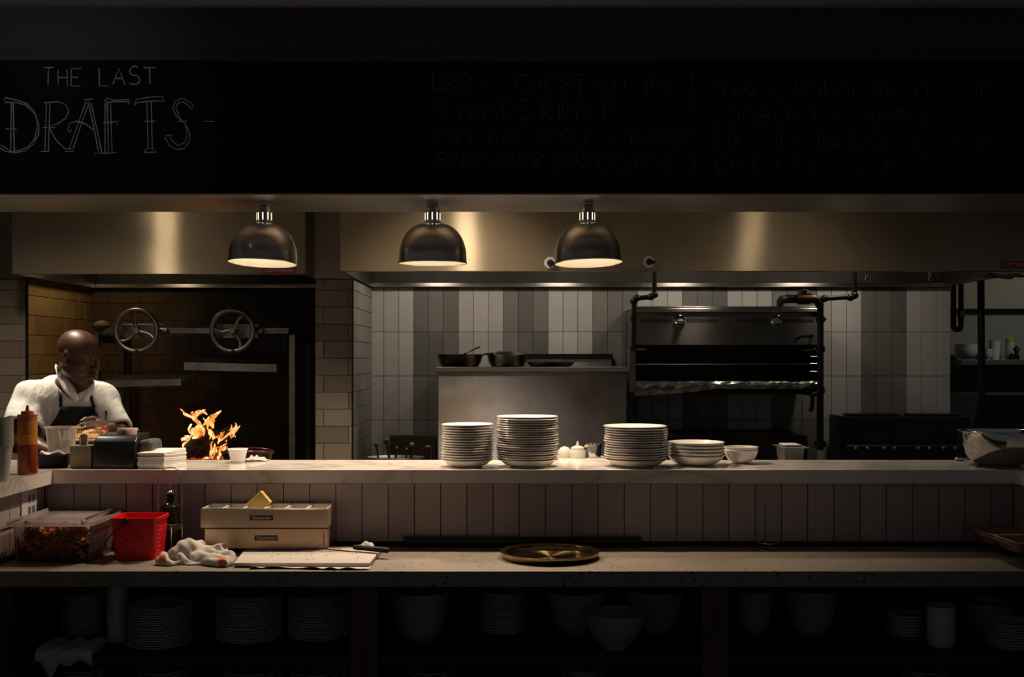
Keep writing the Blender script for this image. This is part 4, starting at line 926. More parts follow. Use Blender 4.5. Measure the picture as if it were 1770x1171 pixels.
def bowl_mesh(r, h, foot=.42, th=.0038):
    bm = B(); pr = [(0, .004), (r * foot - .004, .004), (r * foot - .003, 0), (r * foot, 0), (r * foot + .003, .005)]
    for k in range(1, 11):
        a = AM * k / 10; pr.append((r * foot + (r - r * foot) * (math.sin(a) / math.sin(AM)) ** .85, .005 + (h - .005) * ((1 - math.cos(a)) / (1 - math.cos(AM))) ** .9))
    pr += [(r + .0012, h - .003), (r + .001, h), (r - th * .7, h)]
    for k in range(9, 0, -1):
        a = AM * k / 10; pr.append((r * foot + (r - r * foot) * (math.sin(a) / math.sin(AM)) ** .85 - th, .005 + th + (h - .005 - th) * ((1 - math.cos(a)) / (1 - math.cos(AM))) ** .9))
    pr += [(0, .005 + th)]
    lathe(bm, pr, seg=56); me = bpy.data.meshes.new('bowl'); bm.to_mesh(me); bm.free(); return me
Db = 4.60; r = 49 * Db / FPX - .001
stack(1203, Db, Z_P, 5, .0135, bowl_mesh(r, PZ(764, Db) - Z_P - 4 * .0135, .50), ceramic, 'serving_bowl', 'bowl', 'bowl of the large white bowls right of the plate stacks', 'large bowls on the pass', .0008, 4)
Db = 4.68; r = 30 * Db / FPX - .001
stack(1280.5, Db, Z_P, 2, .012, bowl_mesh(r, PZ(772.5, Db) - Z_P - .012, .42), ceramic, 'small_bowl', 'bowl', 'one of two small white bowls on the pass right of the large bowls', 'small bowls on the pass', .0005, 5)
# mixing bowl at the right end
mir = M('polished_steel', (.62, .60, .56), .10, 1.)
Db = 4.62; rr = 66 * Db / FPX; c = Vector((PX(1727, Db), Db, Z_P + .0004)); hb = PZ(746, Db) - Z_P
t = thing('mixing_bowl', c, 'large polished steel mixing bowl at the right end of the pass', 'bowl')
bm = B(); pr = [(0, 0), (rr * .45, 0)]
for k in range(1, 13): a = PI / 2 * k / 12; pr.append((rr * .45 + rr * .53 * math.sin(a), hb * (1 - math.cos(a)) ** .95))
pr += [(rr * 1.0, hb + .002), (rr * 1.0, hb - .001), (rr * .97, hb)]
for k in range(11, 0, -1): a = PI / 2 * k / 12; pr.append((rr * .445 + rr * .53 * math.sin(a) - .002, .003 + (hb) * (1 - math.cos(a)) ** .95))
pr += [(0, .004)]
lathe(bm, pr, c, 64); obj('bowl_body', bm, mir, t)
bm = B(); tube(bm, [c + Vector((rr * math.cos(a), rr * math.sin(a), hb)) for a in [2 * PI * k / 64 for k in range(64)]], .0035, 8, closed=True); obj('rolled_rim', bm, mir, t)
Db = 4.78; bm = B(); me = bowl_mesh(.09, .10, .4, .002); me.transform(Matrix.Translation((PX(1795, Db), Db, PZ(737, Db) - .10)))
c2 = Vector((PX(1812, Db), Db, Z_P + .0004)); bm.free()
rr2 = .105; bm = B(); lathe(bm, bowl_prof(rr2, PZ(735, Db) - c2.z, .5), c2, 40); obj('mixing_bowl', bm, mir, None, 'second steel bowl peeking out behind the large mixing bowl', 'bowl')
bm = B(); Db = 4.80; c = Vector((PX(1660, Db), Db, Z_P + .0005)); vs = blob(bm, c + Vector((0, 0, .008)), (.026, .016, .008), seg=18, rings=8); tube(bm, [c + Vector((.024, 0, .010)), c + Vector((.05, .006, .013)), c + Vector((.12, .015, .004))], [.005, .0035, .005], 8, flat=.5); obj('spoon', bm, chrome, None, 'shiny spoon lying at the rear edge of the pass near the steel bowl', 'spoon')
# small paper cup and torn paper by the fire
def cup_mesh(r_top, r_bot, h, th=.0012):
    bm = B(); lathe(bm, [(0, .003), (r_bot - .002, .003), (r_bot, 0), (r_top, h - .003), (r_top + .0024, h - .003), (r_top + .0034, h - .0015), (r_top + .002, h), (r_top - .001, h), (r_bot - th, .005), (0, .005)], seg=36)
    me = bpy.data.meshes.new('cup'); bm.to_mesh(me); bm.free(); return me
Db = 4.71; o = obj('paper_cup', cup_mesh(16.3 * Db / FPX, 11.2 * Db / FPX, PZ(776, Db) - Z_P), paperw, None, 'small white paper cup standing alone on the pass before the fire', 'cup', local=True); o.location = (PX(411, Db), Db, Z_P + .0004)
bm = B(); nx, ny = 16, 7; g = []
for i in range(nx + 1):
    row = []
    for j in range(ny + 1):
        u, v = i / nx, j / ny; x = PX(395 + 67 * u, 4.79); y = 4.752 + .07 * v + .006 * math.sin(u * 9)
        z = Z_P + .0012 + (.018 * math.exp(-((u - .62) / .16) ** 2) + .008 * math.exp(-((u - .85) / .08) ** 2)) * (.4 + .6 * v) * (1 + .5 * math.sin(u * 40 + v * 5)) + rs.uniform(0, .002)
        row.append(bm.verts.new((x, y, z)))
    g.append(row)
for i in range(nx):
    for j in range(ny): bm.faces.new((g[i][j], g[i + 1][j], g[i + 1][j + 1], g[i][j + 1]))
o = obj('torn_paper', bm, M('dull_paper', (.42, .40, .39), .8), None, 'crumpled white paper scrap behind the small paper cup', 'paper', angle=25)
sm = o.modifiers.new('thickness', 'SOLIDIFY'); sm.thickness = .0008; sm.offset = 1
red_enamel = M('dark_red_enamel', (.045, .004, .005), .25)
t = thing('red_pan', P(430, 797, 5.05), 'dark red oval pan behind the pass, right of the fire', 'pan')
cR = Vector((PX(428, 5.05), 5.05, 0)); zr = PZ(783, 5.05); rx = 44 * 5.05 / FPX
bm = B(); vs = lathe(bm, [(0, -.075), (.8, -.075), (.92, -.03), (1, 0), (.97, .001), (.89, -.03), (.77, -.069), (0, -.069)], seg=48)
bmesh.ops.transform(bm, matrix=Matrix.Translation((cR.x, cR.y, zr)) @ Matrix.Diagonal((rx, rx * .8, 1, 1)), verts=vs); obj('pan_body', bm, red_enamel, t)
bm = B(); tube(bm, [Vector((cR.x + rx * .98 * math.cos(a), cR.y + rx * .78 * math.sin(a), zr + .012 * abs(math.sin(a)))) for a in [2 * PI * k / 48 for k in range(48)]], .006, 8, closed=True); obj('rim', bm, red_enamel, t)
# prep ledge behind the pass that carries the pan and the white bottles
t = thing('prep_ledge', (.2, 5.06, 0), 'steel prep ledge just behind and below the marble pass', 'counter')
zl = zr - .0755
bm = B(); box(bm, -1.42, 1.75, 4.86, 5.24, zl - .03, zl, bev=.003); obj('ledge_top', bm, steel_dull, t)
for x in (-1.38, -.3, .7, 1.7):
    bm = B(); box(bm, x - .02, x + .02, 5.16, 5.20, 0, zl - .031); obj('leg', bm, steel_dull, t)
    bm = B(); box(bm, x - .02, x + .02, 4.88, 4.92, 0, zl - .031); obj('leg', bm, steel_dull, t)
Db = 5.08
white_pl = M('white_plastic', (.58, .55, .47), .4)
bm = B(); zt3 = PZ(791.5, Db); box(bm, PX(958, Db), PX(1043, Db), Db - .10, Db + .08, zl + .0005, zt3 - .012, bev=.004); box(bm, PX(952, Db), PX(1046, Db), Db - .12, Db + .1, zt3 - .0115, zt3, bev=.003)
obj('white_tray', bm, white_pl, None, 'white lidded tray behind the pass between the plate stacks', 'tray')
def squeeze(x, yt, rpx, lab, lean=0):
    c = Vector((PX(x, Db), Db - .02, zt3 + .0005)); r = rpx * Db / FPX; h = PZ(yt, Db) - c.z
    t = thing('squeeze_bottle', c, lab, 'bottle', 'white bottle tops behind the pass')
    bm = B(); lathe(bm, [(0, 0), (r, 0), (r * 1.02, h * .2), (r, h * .4), (r * .9, h * .46), (0, h * .46)], c, 24); obj('bottle_body', bm, white_pl, t)
    bm = B(); lathe(bm, [(r * .86, h * .465), (r * .82, h * .62), (r * .5, h * .70), (r * .22, h * .74), (r * .10, h), (0, h)], c, 24, cap0=True); obj('nozzle_cap', bm, white_pl, t)
squeeze(998, 762.5, 14, 'white squeeze bottle with a pointed top behind the middle stack')
bm = B(); c = Vector((PX(976, Db), Db, zt3 + .0005)); hh = PZ(772, Db) - c.z; lathe(bm, [(0, 0), (.030, 0), (.034, hh * .25), (.031, hh * .6), (.018, hh * .9), (.004, hh), (0, hh)], c, 24); obj('dome_lid', bm, white_pl, None, 'rounded white lid beside the white squeeze bottle', 'lid')
bm = B(); c = Vector((PX(1024, Db), Db + .01, zt3 + .0005)); hh = PZ(768, Db) - c.z; lathe(bm, [(0, 0), (.038, 0), (.042, hh - .004), (.046, hh - .003), (.046, hh), (.040, hh), (.036, .004), (0, .004)], c, 32); obj('steel_canister', bm, mir, None, 'small steel canister between the white bottle and the right stack', 'canister')
Db = 5.10
t = thing('insert_pan', (PX(1366, Db), Db, zl), 'small steel insert pan with a white cloth behind the pass, far right', 'pan')
zt4 = PZ(773, Db); xa, xb = PX(1349, Db), PX(1383, Db)
bm = B(); hexa(bm, [(xa + .008, Db - .06, zl + .0005), (xb - .008, Db - .06, zl + .0005), (xb - .008, Db + .07, zl + .0005), (xa + .008, Db + .07, zl + .0005), (xa, Db - .075, zt4), (xb, Db - .075, zt4), (xb, Db + .085, zt4), (xa, Db + .085, zt4)]); obj('pan_body', bm, steel, t)
bm = B(); box(bm, PX(1343, Db), PX(1391, Db), Db - .088, Db + .098, zt4 + .0003, zt4 + .004, bev=.001); obj('flange', bm, steel_plain, t)
bm = B(); box(bm, xa + .006, xb - .006, Db - .05, Db + .06, zt4 + .0045, zt4 + .014, bev=.004); obj('folded_wipe', bm, paperw, None, 'folded white wipe lying on the small steel insert pan', 'cloth')
# ---- left end of the pass
Db = 4.25
t = thing('sauce_bottle', Vector((PX(47.5, Db), Db, Z_P)), 'tall squeeze bottle of orange-red sauce on the left arm of the pass', 'bottle')
c = Vector((PX(47.5, Db), Db, Z_P + .0004)); r = 16.3 * Db / FPX; zb_, zs_ = PZ(726, Db) - c.z, PZ(768, Db) - c.z
amber = clear('amber_plastic', (.90, .55, .16), .60, .25, (.80, .36, .06)); sauce = M('red_sauce', (.30, .045, .008), .35); sal = M('orange_cap', (.55, .10, .04), .4)
bm = B(); lathe(bm, [(0, 0), (r * .92, 0), (r, .006), (r, zb_ - .006), (r * .93, zb_), (0, zb_)], c, 36); obj('bottle_body', bm, amber, t)
bm = B(); lathe(bm, [(0, .003), (r - .004, -.0003), (r + .0002, .006), (r + .0004, zs_ - .001), (r - .001, zs_), (0, zs_ + .001)], c, 36); obj('sauce', bm, sauce, t, label='red sauce filling the lower half')
zt5 = PZ(701, Db) - c.z; ck_ = PZ(711.5, Db) - c.z; cm = PZ(717, Db) - c.z
bm = B(); lathe(bm, [(0, zb_ + .0005), (r * .98, zb_ + .0005), (r * .99, cm), (r * .66, cm + .001), (r * .62, ck_), (r * .2, ck_ + .003), (r * .13, zt5 - .002), (r * .10, zt5), (0, zt5)], c, 36); obj('cap', bm, sal, t, label='orange screw cap with pointed nozzle')
for k in range(24):
    a = 2 * PI * k / 24
bm = B(); 
for k, w in enumerate((.007, .002, .009, .003, .006)): box(bm, c.x + .002 + .0075 * k - .006, c.x + .002 + .0075 * k - .006 + w * .5, c.y - r - .0008, c.y - r * .93, PZ(750, Db), PZ(748, Db) + .0006 * (k % 2))
obj('handwriting', bm, black_plastic, t)
Db = 4.02; cup = cup_mesh(21.5 * Db / FPX, 14 * Db / FPX, PZ(773, Db) - Z_P + .006)
proto = None; pit = (PZ(728, Db) - PZ(775, Db)) / 18
for i in range(19):
    o = obj('paper_cup', cup, M('kraft_paper_cup', (.50, .46, .42), .7), None, None, 'cup', local=True) if proto is None else proto.copy()
    if proto is None: proto = o
    else: COL.objects.link(o)
    o.location = (PX(-1, Db) + rs.uniform(-.0006, .0006), Db, Z_P + .0004 + i * pit)
    tag(o, f'{nth(18 - i, 19)} paper cup of the nested cup tower at the left edge', 'cup', 'paper cups at the left edge')
# black dish
Db = 4.52; c = Vector((PX(92, Db), Db, Z_P + .0004)); r = 28 * Db / FPX; h = PZ(787, Db) - Z_P
t = thing('black_dish', c, 'round black dish with a crumpled paper liner beside the sauce bottle', 'dish')
bm = B(); lathe(bm, [(0, 0), (r * .82, 0), (r * .93, .006), (r, h - .004), (r * 1.03, h), (r * .95, h), (r * .88, .010), (0, .008)], c, 40); obj('dish_body', bm, M('matt_black_dish', (.008, .008, .008), .6, spec=.2), t)
bm = B(); g = []
for i in range(25):
    a = 2 * PI * i / 24; row = []
    for j in range(4):
        rad = r * (.1 + .24 * j); row.append(bm.verts.new(c + Vector((rad * math.cos(a), rad * math.sin(a), .012 + (.012 * j if j < 3 else h - .004 + .006 * math.sin(a * 5)) + rs.uniform(0, .004)))))
    g.append(row)
for i in range(24):
    for j in range(3): bm.faces.new((g[i][j], g[i][j + 1], g[i + 1][j + 1], g[i + 1][j]))
obj('paper_liner', bm, paperw, t, label='crumpled white paper liner')
# clear tub of spoons behind it
Db = 4.66; c = Vector((PX(106, Db), Db, Z_P + .0004)); h = PZ(738, Db) - Z_P; rt_, rb_ = 26 * Db / FPX, 18.5 * Db / FPX
t = thing('clear_tub', c, 'clear plastic tub holding cream plastic spoons in front of the chef', 'tub')
tubm = clear('clear_plastic', (.90, .87, .85), .22, .15, (.85, .78, .74))
bm = B(); lathe(bm, [(0, .0), (rb_, 0), (rt_, h - .004), (rt_ + .004, h - .003), (rt_ + .003, h), (rt_ - .0012, h), (rb_ - .0015, .003), (0, .003)], c, 36); obj('tub_wall', bm, tubm, t)
spoon_m = M('cream_plastic', (.72, .60, .38), .4)
for k, (xa, ya, xb, yb, lab) in enumerate(((122, 741, 92, 792, 'cream plastic spoon leaning right inside the clear tub'), (113, 746, 100, 794, 'cream plastic spoon standing in the middle of the clear tub'), (101, 744, 112, 795, 'cream plastic spoon leaning left inside the clear tub'))):
    pa, pb = P(xa, ya, Db + .01 * k), P(xb, yb, Db + .012 * k - .01); pb.z = max(pb.z, Z_P + .018)
    bm = B(); tube(bm, [pb, pb.lerp(pa, .5), pa], [.006, .004, .0055], 8, flat=.5); blob(bm, pb, (.012, .006, .012), seg=10, rings=6); obj('plastic_spoon', bm, spoon_m, None, lab, 'spoon', 'plastic spoons in the clear tub')
pink = M('pink_wrapper', (.50, .30, .27), .5, bump=.5, bs=60)
bm = B(); vs = blob(bm, c + Vector((.02, -.012, .035)), (.028, .02, .03), seg=14, rings=10, jit=.003); obj('sugar_packets', bm, pink, None, 'pinkish packets at the bottom of the clear spoon tub', 'packets', kind='stuff')
# tan card caddy
Db = 4.47; tan = M('khaki_card', (.30, .25, .15), .7); xa, xb = PX(120, Db), PX(158, Db); zc_ = PZ(771, Db)
t = thing('card_caddy', ((xa + xb) / 2, Db + .05, Z_P), 'khaki card box with a looped strap, left of the receipt printer', 'box')
bm = B(); box(bm, xa, xb, Db, Db + .075, Z_P + .0004, zc_, bev=.003); obj('box_body', bm, tan, t)
bm = B(); zk = PZ(752, Db); tube(bm, bend([(PX(136, Db), Db + .012, zc_), (PX(136, Db), Db + .02, zk), (PX(148, Db), Db + .022, zk), (PX(148, Db), Db + .012, zc_)], .012), .004, 8, up=(0, 1, 0))
box(bm, PX(135, Db), PX(148, Db), Db + .018, Db + .024, zc_ + .0005, zk - .004, bev=.002); obj('strap', bm, M('tan_strap', (.50, .40, .24), .6), t, label='lighter tan strap')
# receipt printer
Db = 4.45; pm = M('printer_plastic', (.013, .014, .016), .32)
xa, xb = PX(160, Db), PX(233, Db); zt6 = PZ(753, Db)
t = thing('receipt_printer', ((xa + xb) / 2, Db + .1, Z_P), 'black receipt printer with a curl of paper on the pass', 'printer')
bm = B(); prf = [(0, 0), (0, .06), (.012, .105), (.035, zt6 - Z_P - .008), (.07, zt6 - Z_P), (.18, zt6 - Z_P), (.19, .08), (.19, 0)]
lo = [bm.verts.new((xa, Db + a, Z_P + .0006 + b)) for a, b in prf]; hi = [bm.verts.new((xb, Db + a, Z_P + .0006 + b)) for a, b in prf]
bm.faces.new(lo); bm.faces.new(list(reversed(hi))); n = len(prf)
for i in range(n): bm.faces.new((lo[i], hi[i], hi[(i + 1) % n], lo[(i + 1) % n]))
bmesh.ops.recalc_face_normals(bm, faces=bm.faces); bmesh.ops.bevel(bm, geom=list(bm.edges), offset=.006, segments=3, profile=.5, affect='EDGES')
obj('printer_body', bm, pm, t)
bm = B(); box(bm, xa + .042, xb - .006, Db - .0015, Db - .0002, Z_P + .034, Z_P + .0355); box(bm, xa + .042, xa + .0435, Db - .0015, Db - .0002, Z_P + .034, Z_P + .062); obj('front_seam', bm, M('grey_seam', (.06, .06, .065), .4), t)
bm = B(); box(bm, xa + .105, xa + .135, Db - .003, Db - .0002, Z_P + .012, Z_P + .020, bev=.001); obj('button', bm, black_plastic, t)
bm = B(); w0, w1 = PX(192, Db), PX(228, Db); g = []
for i in range(13):
    a = i / 12; ang = R(-30 + 185 * a); y = Db + .075 - .030 * math.sin(ang) * .6 + .012 * a; z = zt6 - .006 + .030 * (1 - math.cos(ang)) * .75
    ang = a * 2.6; y = Db + .060 + .04 * a - .010 * math.sin(ang); z = zt6 - .008 + .033 * math.sin(min(ang, PI * .5) ) - (.012 * (ang - PI / 2) if ang > PI / 2 else 0)
    g.append((bm.verts.new((w0, y, z)), bm.verts.new((w1, y, z))))
for i in range(12): bm.faces.new((g[i][0], g[i][1], g[i + 1][1], g[i + 1][0]))
rc = obj('receipt_paper', bm, M('receipt_paper', (.62, .44, .40), .8, col2=(.55, .38, .35), ns=40), t, label='curled pinkish paper strip'); sm = rc.modifiers.new('thickness', 'SOLIDIFY'); sm.thickness = .0006
bm = B(); box(bm, xb + .0005, PX(258, Db), Db + .03, Db + .175, Z_P + .0006, zt6 - .022, bev=.018, seg=4); obj('paper_cover', bm, clear('smoked_cover', (.42, .40, .38), .35, .25, (.20, .19, .18)), t, label='smoky translucent side cover')
# napkins
Db = 4.44; n = 9; xa, xb = PX(237, Db), PX(283, Db)
for i in range(n):
    z = Z_P + .0006 + i * .0070; j = rs.uniform(-.003, .003); dx = .052; dy = .13; top = i == n - 1
    bm = B(); tk = .0064
    pts = [(xa + j, Db + j, 0), (xb + j, Db + j + .004, 0), (xb + j + dx, Db + dy, 0), (xa + j + dx - .004, Db + dy - .004, 0)]
    prism(bm, [p[:2] for p in pts], z, z + tk, bev=.0018)
    if top:
        bmesh.ops.subdivide_edges(bm, edges=bm.edges, cuts=3, use_grid_fill=True)
        for v in bm.verts: v.co.z += .010 * max(0, (v.co.y - Db) / dy) * (v.co.z > z + .003) + rs.uniform(0, .0008)
    obj('folded_napkin', bm, paperw, None, f'{nth(n - 1 - i, n)} folded white napkin in the pile right of the receipt printer', 'napkin', 'napkins beside the printer')
# ------------------------------------------------------------------ distance-field modelling
class Field:                 # distance field on a grid; its zero level becomes one continuous skin
    def __init__(s, lo, hi, h):
        s.lo = np.array(lo, float); s.h = h; s.n = np.ceil((np.array(hi) - s.lo) / h).astype(int) + 1
        s.F = np.full(s.n, 9., np.float32)
    def win(s, lo, hi):
        a = np.clip(np.floor((np.array(lo) - s.lo) / s.h).astype(int), 0, s.n); b = np.clip(np.ceil((np.array(hi) - s.lo) / s.h).astype(int) + 1, 0, s.n)
        sl = tuple(slice(i, j) for i, j in zip(a, b))
        ax = [(s.lo[k] + s.h * np.arange(a[k], b[k])).astype(np.float32) for k in range(3)]
        return sl, np.meshgrid(*ax, indexing='ij', sparse=True)
    def put(s, sl, d, k, sub):
        f = s.F[sl]
        if sub: f = -f
        e = np.maximum(k - np.abs(f - d), 0) / max(k, 1e-6); r = np.minimum(f, d) - e * e * k * .25
        s.F[sl] = -r if sub else r
    def cone(s, a, b, ra, rb, k=.02, sub=False, cut=None):
        a, b = np.array(a, float), np.array(b, float); m = max(ra, rb) + k + 2 * s.h
        sl, (X, Y, Z) = s.win(np.minimum(a, b) - m, np.maximum(a, b) + m)
        d = b - a; L2 = max(d @ d, 1e-9)
        t = np.clip(((X - a[0]) * d[0] + (Y - a[1]) * d[1] + (Z - a[2]) * d[2]) / L2, 0, 1)
        D = np.sqrt((X - a[0] - t * d[0]) ** 2 + (Y - a[1] - t * d[1]) ** 2 + (Z - a[2] - t * d[2]) ** 2) - (ra + (rb - ra) * t)
        if cut is not None:
            u = d / math.sqrt(L2); D = np.maximum(D, (X - b[0]) * u[0] + (Y - b[1]) * u[1] + (Z - b[2]) * u[2] - cut)
        s.put(sl, D, k, sub)
    def chain(s, pts, rs, k=.02, **q):
        for i in range(len(pts) - 1): s.cone(pts[i], pts[i + 1], rs[i], rs[i + 1], k, **q)
    def ell(s, c, r, k=.02, rot=None, sub=False):
        c = np.array(c, float); r = np.array(r, float); m = r.max() + k + 2 * s.h
        sl, (X, Y, Z) = s.win(c - m, c + m); A = np.array(rot, float) if rot is not None else np.eye(3)   # columns are the axes
        q = [(X - c[0]) * A[0, i] + (Y - c[1]) * A[1, i] + (Z - c[2]) * A[2, i] for i in range(3)]
        k0 = np.sqrt(sum((q[i] / r[i]) ** 2 for i in range(3))); k1 = np.sqrt(sum((q[i] / r[i] ** 2) ** 2 for i in range(3)))
        s.put(sl, k0 * (k0 - 1) / np.maximum(k1, 1e-5), k, sub)
    def half(s, n, off):     # keep the side where n.p < off
        sl, (X, Y, Z) = s.win(s.lo, s.lo + s.h * s.n); s.F = np.maximum(s.F, (X * n[0] + Y * n[1] + Z * n[2] - off).astype(np.float32))
    def mesh(s, name):
        F = s.F; S_ = F < 0; nx, ny, nz = F.shape
        cnt = sum(S_[i:nx - 1 + i, j:ny - 1 + j, k:nz - 1 + k].astype(np.int8) for i in (0, 1) for j in (0, 1) for k in (0, 1))
        act = (cnt > 0) & (cnt < 8); idx = np.full(act.shape, -1, np.int64); I = np.argwhere(act); idx[act] = np.arange(len(I))
        acc = np.zeros((len(I), 3)); num = np.zeros(len(I))
        for ax in range(3):
            o = [q for q in range(3) if q != ax]
            for p in (0, 1):
                for r in (0, 1):
                    A = I.copy(); A[:, o[0]] += p; A[:, o[1]] += r; Bq = A.copy(); Bq[:, ax] += 1
                    fa, fb = F[tuple(A.T)], F[tuple(Bq.T)]; c = (fa < 0) != (fb < 0); t = np.where(c, fa / np.where(c, fa - fb, 1), 0)
                    pos = A.astype(float); pos[:, ax] += t; acc[c] += pos[c]; num += c
        V = s.lo + s.h * acc / num[:, None]; quads = []
        for ax in range(3):
            o0, o1 = [(1, 2), (2, 0), (0, 1)][ax]
            a = [slice(None)] * 3; b = [slice(None)] * 3; a[ax] = slice(0, -1); b[ax] = slice(1, None)
            E = S_[tuple(a)] != S_[tuple(b)]; e = np.argwhere(E); e = e[(e[:, o0] > 0) & (e[:, o1] > 0) & (e[:, o0] < F.shape[o0] - 1) & (e[:, o1] < F.shape[o1] - 1)]
            ins = S_[tuple(e.T)]; c = []
            for p, r in ((1, 1), (0, 1), (0, 0), (1, 0)):
                q = e.copy(); q[:, o0] -= p; q[:, o1] -= r; c.append(idx[tuple(q.T)])
            c = np.stack(c, 1); c[~ins] = c[~ins][:, ::-1]; quads.append(c)
        Q = np.concatenate(quads); Q = Q[(Q >= 0).all(1)]
        me = bpy.data.meshes.new(name); me.vertices.add(len(V)); me.vertices.foreach_set('co', V.ravel())
        me.loops.add(Q.size); me.loops.foreach_set('vertex_index', Q.ravel().astype(np.int32)); me.polygons.add(len(Q)); me.polygons.foreach_set('loop_start', np.arange(0, Q.size, 4, dtype=np.int32))
        me.update(calc_edges=True); me.validate(); return me
def smooth_mesh(me, it=2, f=.5):
    b = B(); b.from_mesh(me)
    for _ in range(it): bmesh.ops.smooth_vert(b, verts=b.verts, factor=f, use_axis_x=True, use_axis_y=True, use_axis_z=True)
    b.to_mesh(me); b.free(); return me
v3 = lambda p: np.array(p, float)
# ================================================================== ON THE WORK COUNTER
ZC = Z_C + .0005
# clear food box with lid and fried chips
poly = clear('clear_polycarbonate', (.95, .93, .92), .008, .12, (.4, .36, .36), ior=1.28)
fx0, fx1, fy0, fy1 = -1.815, -1.525, 4.075, 4.42
zl_ = 1.046
t = thing('food_box', ((fx0 + fx1) / 2, (fy0 + fy1) / 2, Z_C), 'clear lidded plastic food box full of brown fried chips', 'box')
def boxshell(bm, x0, x1, y0, y1, z0, z1, tp=.012, r=.03, th=.003, n=6):
    def ring(ins, z):
        out = []
        for cx, cy, a0 in ((x1 - r, y1 - r, 0), (x0 + r, y1 - r, 90), (x0 + r, y0 + r, 180), (x1 - r, y0 + r, 270)):
            for k in range(n + 1):
                a = R(a0 + 90 * k / n); out.append(bm.verts.new((cx + (r - ins) * math.cos(a), cy + (r - ins) * math.sin(a), z)))
        return out
    A = ring(tp, z0); Bm = ring(0, z1); C = ring(th, z1); Dn = ring(tp + th, z0 + th); m = len(A)
    bm.faces.new(list(reversed(A)))
    for u, v in ((A, Bm), (Bm, C), (C, Dn)):
        for k in range(m): bm.faces.new((u[k], u[(k + 1) % m], v[(k + 1) % m], v[k]))
    bm.faces.new(Dn)
bm = B(); boxshell(bm, fx0, fx1, fy0, fy1, ZC, zl_ - .004); obj('box_body', bm, poly, t)
bm = B()
lx0, lx1, ly0, ly1 = fx0 - .014, fx1 + .014, fy0 - .018, fy1 + .012
boxshell(bm, lx0, lx1, ly0, ly1, zl_ - .010, zl_ + .003, tp=.0, r=.03, th=.004)
vs0 = len(bm.verts); boxshell(bm, fx0 + .02, fx1 - .02, fy0 + .02, fy1 - .02, zl_ + .0031, zl_ + .017, tp=.004, r=.02, th=.003)
for (xa, ya), (xb, yb) in (((lx0, ly0), (lx1, ly0)), ((lx1, ly0), (lx1, ly1)), ((lx1, ly1), (lx0, ly1)), ((lx0, ly1), (lx0, ly0))):
    dx, dy = (.02 if xa < xb else -.02 if xa > xb else 0), (.02 if ya < yb else -.02 if ya > yb else 0)
    tube(bm, [(xa + dx, ya + dy, zl_ + .003), (xb - dx, yb - dy, zl_ + .003)], .0028, 6)
obj('lid', bm, poly, t)
chip_m = M('fried_chip', (.62, .27, .07), .5, col2=(.40, .15, .035), ns=12)
bm = B(); rc_ = random.Random(4)
def heap(x, y): return .118 + .016 * math.sin(x * 31) * math.cos(y * 23)
for k in range(800):
    x = rc_.uniform(fx0 + .04, fx1 - .035); y = fy0 + .032 + (fy1 - fy0 - .064) * rc_.random() ** 1.4; z = ZC + .014 + rc_.random() ** .7 * (heap(x, y) - .01)
    rot = Matrix.Rotation(rc_.uniform(0, 6.3), 3, 'Z') @ Matrix.Rotation(rc_.uniform(-1, 1), 3, 'X') @ Matrix.Rotation(rc_.uniform(-1, 1), 3, 'Y')
    a, b = rc_.uniform(.011, .02), rc_.uniform(.008, .014); g = []
    for i in range(4):
        row = []
        for j in range(3):
            u, v = (i - 1.5) / 1.5, (j - 1); row.append(bm.verts.new(Vector((x, y, z)) + rot @ Vector((a * u, b * v * (1 - .3 * u * u), .007 * (u * u - .5) + .004 * v * v))))
        g.append(row)
    for i in range(3):
        for j in range(2): bm.faces.new((g[i][j], g[i + 1][j], g[i + 1][j + 1], g[i][j + 1]))
o = obj('fried_chips', bm, chip_m, None, 'heap of brown fried chips inside the clear food box', 'chips', kind='stuff', angle=60)
sm = o.modifiers.new('thickness', 'SOLIDIFY'); sm.thickness = .0018
# outlet plate on the tiled side wall
t = thing('outlet_plate', (XA + .006, 4.30, .985), 'white outlet plate with four grey sockets on the left side wall', 'outlet')
bm = B(); xo = XA + .0045; box(bm, xo, xo + .006, 4.235, 4.37, 1.015, 1.145, bev=.002); obj('cover_plate', bm, M('white_cover', (.72, .68, .68), .4), t)
for ya in (4.30, 4.335):
    for z0_ in (1.062, 1.106):
        bm = B(); box(bm, xo + .0061, xo + .0085, ya - .010, ya + .010, z0_ - .014, z0_ + .014, bev=.001); obj('socket', bm, M('grey_socket', (.17, .15, .18), .5), t)
# red bucket
red = M('red_plastic', (.78, .012, .016), .38, sss=.05)
D0 = 4.135; xa, xb = PX(189, D0), PX(271, D0); zb2 = PZ(897, D0); dep = .155
t = thing('red_bucket', ((xa + xb) / 2, D0 + dep / 2, Z_C), 'square red plastic sanitizer bucket with a wire handle', 'bucket')
bm = B(); boxshell(bm, xa, xb, D0, D0 + dep, ZC, zb2, tp=.012, r=.026, th=.0028)
obj('bucket_body', bm, red, t)
bm = B(); boxshell(bm, xa - .004, xb + .004, D0 - .004, D0 + dep + .004, zb2 - .012, zb2 + .001, tp=.001, r=.028, th=.0068); 
bm.faces.ensure_lookup_table(); bmesh.ops.delete(bm, geom=[f for f in bm.faces if len(f.verts) > 4], context='FACES'); obj('rim', bm, red, t)
cx, cz = PX(218, D0), PZ(903, D0)
bm = B(); cyl(bm, (cx, D0 - .0045, cz), (cx, D0 - .012, cz), .0145, seg=24); obj('handle_boss', bm, M('dark_red_boss', (.14, .006, .012), .4), t)
cyb = D0 + dep + .012
